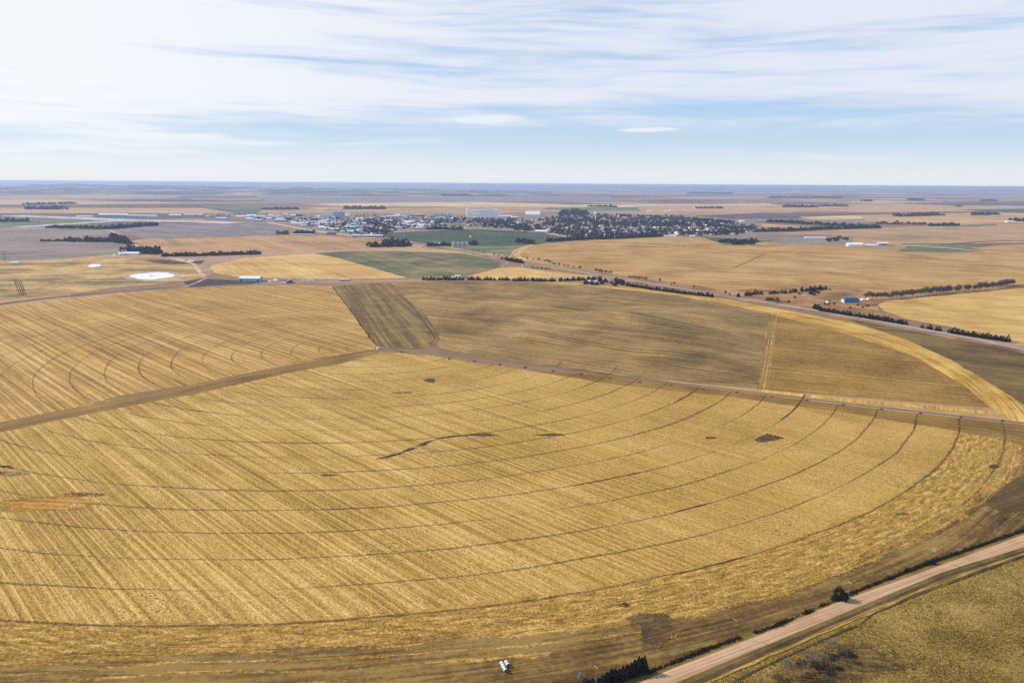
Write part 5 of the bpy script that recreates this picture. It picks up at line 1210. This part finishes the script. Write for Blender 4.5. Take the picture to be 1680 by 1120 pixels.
for i, (px, py, h, r) in enumerate(row):
    x, y = P(px, py); e = empty('cedar_tree', (x, y, 0), random.uniform(0, 6)); e.scale = (r / 2.3, r / 2.3, h / 8.0)
    tag(e, 'dense dark cedar in the foreground row beside the dirt road' if i else 'tall dark cedar ending the foreground row beside the dirt road', 'tree', 'foreground cedar row'); link('trunk', ftm, e); link('crown', fc[i % 4], e)
x, y = P(1529, 924.5); e = empty('cedar_tree', (x + 0, y - 1.2, 0)); e.scale = (.72, .72, .56); tag(e, 'small dark cedar at the foot of the three-armed pole', 'tree'); link('trunk', ftm, e); link('crown', fc[1], e)
big = round_crown(8.6, 3.4, 900, 501, .04); b2 = round_crown(5.5, 2.8, 500, 502, .03); big.add(b2, 2.6, -.6, 0, (1, 1), 0); b3 = round_crown(3.0, 2.2, 260, 503, .02); big.add(b3, -2.2, -.3, 0, (1, 1), 1); big.mi = [0] * len(big.f)
tree_parts('roadside_bush', 'big dark bushy tree at the edge of the dirt road, casting a long shadow', 1376, 985, stem(7, .28), big, L['bark'], L['cedar'])
pb = round_crown(3.4, 1.8, 700, 510, .02); pb.mi = [0] * len(pb.f)
tree_parts('pale_bush', 'pale grey leafless bush in the foreground cedar row', 952.5, 1114, stem(2.4, .1), pb, L['bark'], L['pale_bush'])
for i, (px, py, h, lb, mt) in enumerate([(1290.5, 1114, 11.5, 'leftmost bare grey tree in the hollow below the road', 'grey_twig'), (1314, 1110, 11.0, 'second bare tree from the left in the hollow below the road', 'twig'), (1329, 1092, 9.0, 'bushy pale bare tree in the middle of the hollow', 'grey_twig'),
                                     (1364, 1075, 10.0, 'tallest pale bare tree at the upper end of the hollow', 'grey_twig'), (1354, 1092, 6.0, 'small pale bare tree in front of the tallest one', 'grey_twig'), (1384, 1085, 7.0, 'rightmost brown bare tree of the hollow', 'twig'), (1274, 1128, 8.5, 'bare tree cut by the bottom edge left of the hollow', 'twig'), (1342, 1102, 6.5, 'low brown bare tree beside the small pale one', 'twig')]):
    t, c = bare_tree(h, 600 + i, 6, .5, twig=.032)
    random.seed(640 + i)
    for _ in range(420):
        d = Vector((random.gauss(0, 1), random.gauss(0, 1), random.gauss(0, 1))).normalized(); q = random.uniform(.4, 1.0)
        leafquad(c, Vector((d.x * h * .30 * q, d.y * h * .30 * q, h * .62 + d.z * h * .34 * q)), Vector((d.x * .6, d.y * .6, 1.0)), .05, random.uniform(.8, 1.6))
    tree_parts('bare_tree', lb, px, py, t, c, L['bark'], L[mt], 1.0, None, i * 1.3)
def brush(name, line, n, hmin, hmax, wid, label, mat='weed', q=1.0):
    mb = MB(); pts = [Vector(P(*p)) for p in line]; ln = [(b_ - a).length for a, b_ in zip(pts, pts[1:])]; tot = sum(ln)
    for i in range(n):
        t = random.random() * tot
        for a, b_, l in zip(pts, pts[1:], ln):
            if t <= l: break
            t -= l
        p = a.lerp(b_, min(1, t / l)); d = (b_ - a).normalized(); nr = Vector((-d.y, d.x)); k = .6 + .8 * max(0, mnoise.noise((p.x * .12, p.y * .12, 2)) + .4)
        if mnoise.noise((p.x * .05, p.y * .05, 8)) < -.62: continue
        p = p + nr * random.gauss(0, wid / 2.6); h = random.uniform(hmin, hmax) * k
        leafquad(mb, Vector((p.x, p.y, random.uniform(0, h * .6))), Vector((random.uniform(-1, 1), random.uniform(-1, 1), 1.1)), random.uniform(.25, .6) * q, h * random.uniform(.4, .7))
    o = link(name, mb.mesh(name, L[mat])); tag(o, label, 'brush', None, 'stuff')
brush('brush_row', [(1060, 1106), (1110, 1086), (1177, 1060), (1277, 1027), (1367, 988), (1440, 957), (1526, 923), (1603, 897), (1680, 871), (1800, 826)], 15000, .9, 2.1, 2.6, 'ragged dark line of dry weeds along the far side of the dirt road')
brush('brush_thicket', [(1335, 1098), (1360, 1080), (1375, 1076), (1400, 1072)], 900, .8, 2.0, 5, 'dark dry brush under the bare trees of the hollow')
brush('brush_thicket', [(1280, 1120), (1310, 1114), (1345, 1106), (1380, 1098)], 700, .6, 1.5, 4, 'dark dry brush along the near side of the hollow')
brush('grass_tufts', [(1210, 1116), (1262, 1090), (1340, 1055), (1410, 1026), (1432, 1008), (1511, 974), (1680, 913)], 2200, .3, .8, 1.0, 'dark weedy edge along the near bank of the road', 'weed', .8)
L['weed2'] = leaf_mat('brown_weeds', (0.19, 0.135, 0.06))
L['straw'] = simple_mat('dry_straw', lin((206, 162, 80)), vary=.3)
brush('straw_tufts', [(1100, 1048), (1104, 1036), (1108, 1042)], 160, .5, 1.3, 4, 'golden grass tufts at the corner of the bare earth patch', 'straw')
L['dullgrass'] = simple_mat('dull_grass', lin((162, 132, 60)), vary=.3)
L['straw2'] = simple_mat('pale_straw', lin((236, 198, 122)), vary=.3)
def tufts(name, inside, n, hmin, hmax, w, mats, label, seed):
    random.seed(seed); mb = MB(); k = 0
    while k < n:
        p = inside()
        if p is None or mnoise.noise((p[0] * .04, p[1] * .04, seed)) < random.uniform(-.7, .4): continue
        mi = 0 if random.random() < .7 else 1
        for _ in range(2):
            i0 = len(mb.f); leafquad(mb, Vector((p[0] + random.uniform(-.3, .3), p[1] + random.uniform(-.3, .3), 0.03)), Vector((random.uniform(-.9, .9), random.uniform(-.9, .9), 1)), random.uniform(.5, 1.2) * w, random.uniform(hmin, hmax)); mb.mi[i0] = mi
        k += 1
    o = link(name, mb.mesh(name, *mats)); tag(o, label, 'grass', None, 'stuff')
def in_prairie():
    x, y = P(random.uniform(1130, 1700), random.uniform(900, 1130))
    d = (x * -math.sin(R(29.2)) + y * math.cos(R(29.2))); q = P(1417, 1012); d0 = (q[0] * -math.sin(R(29.2)) + q[1] * math.cos(R(29.2)))
    return (x, y) if d < d0 - 2 else None
tufts('prairie_grass', in_prairie, 9000, .25, .7, .45, (L['dullgrass'], L['weed2']), 'rough golden prairie grass below the dirt road', 5)
def in_head():
    t = random.uniform(-112, -30); r = rim(t) + random.gauss(-14, 14); return (CX + r * math.cos(R(t)), CY + r * math.sin(R(t)))
tufts('loose_straw', in_head, 15000, .15, .45, .5, (L['straw2'], L['weed2']), 'loose straw and weeds strewn along the outer edge of the near field', 6)
# pale stones ploughed up in the golden grass
def rubble():
    mb = MB(); x0, y0 = P(122, 828)
    for i in range(26):
        c = Vector((x0 + random.gauss(0, 2.4), y0 + random.gauss(0, 3.0), .1)); r = random.uniform(.25, .7); q = [c + Vector((random.uniform(-1, 1), random.uniform(-1, 1), random.uniform(-.3, 1))) * r for _ in range(8)]
        bm = bmesh.new(); [bm.verts.new(p) for p in q]; bmesh.ops.convex_hull(bm, input=bm.verts); i0 = len(mb.v); bm.verts.index_update()
        mb.v += [tuple(v.co) for v in bm.verts]; mb.f += [tuple(i0 + v.index for v in f.verts) for f in bm.faces]; mb.mi += [0] * len(bm.faces); bm.free()
    o = link('rubble', mb.mesh('rubble', B['concrete'])); tag(o, 'pale heap of stones in the golden grass patch', 'stones', None, 'stuff')
rubble()
# power line frame at the left edge
def hframe():
    x, y = P(8, 428.5); e = empty('power_line_frame', (x, y, 0)); tag(e, 'wooden two-legged power line frame at the left edge', 'power pole')
    for s_ in (-3, 3):
        mb = MB(); mb.tube((s_, 0, -.3), (s_, 0, 31), .45, .35, 8); link('leg', mb.mesh('leg', B['brown']), e)
    a = MB(); a.box(-13, 13, -.56, -.46 + .1, 29.0, 30.0); link('crossarm', a.mesh('crossarm', B['brown']), e)
    for (p, q) in (((-3, 0, 14), (3, 0, 26)), ((3, 0, 14), (-3, 0, 26))):
        b_ = MB(); b_.tube(p, q, .22, .22, 6); link('brace', b_.mesh('brace', B['brown']), e)
    for q in (-12, 0, 12):
        i = MB(); i.tube((q, -.5, 26.4), (q, -.5, 28.98), .22, .22, 6); link('insulator', i.mesh('insulator', B['grey']), e)
hframe()
x, y = P(906.8, 458.5); e = empty('mast', (x, y, 0)); tag(e, 'thin tall mast rising in front of the yellow field strip', 'mast')
mb = MB(); mb.tube((0, 0, 0), (0, 0, 22), .35, .2, 6); link('pole', mb.mesh('pole', B['brown']), e); mb = MB(); mb.box(-.9, .9, -.4, .4, 20.0, 21.0); link('antenna', mb.mesh('antenna', B['grey']), e)
for a, b_ in (((22, 457), (33, 485)), ((26, 458), (36.5, 485)), ((30.5, 459), (39.5, 484.5)), ((34, 460), (42.5, 484))): strip('wheel_rut', [a, b_], 2.0, M['darksoil'], jit=.5)
# round bales far out in the fields
for i, (px, py) in enumerate([(435, 398), (461, 399.5), (485, 399), (505, 400), (523, 400.5), (547, 400), (571, 399.5), (592, 399)]):
    x, y = P(px, py); o = link('hay_stack', cache.setdefault('stack', MID[0]), None, (x, y, 0), i, (.45, .45, .3)); tag(o, 'small dark shrub dotted across the brown stubble field', 'shrub', 'shrubs in the brown stubble'); o.name = 'shrub'
# cattle-like dots in the golden field are low shrubs too small to tell
for i in range(34):
    px = random.gauss(1520, 14); py = random.uniform(419, 427); x, y = P(px, py); o = link('shrub', MID[i % 5], None, (x, y, 0), i, (.3, .3, .2)); tag(o, 'tiny dark shrub in the loose cluster on the wide golden field', 'shrub', 'shrubs on the wide golden field')
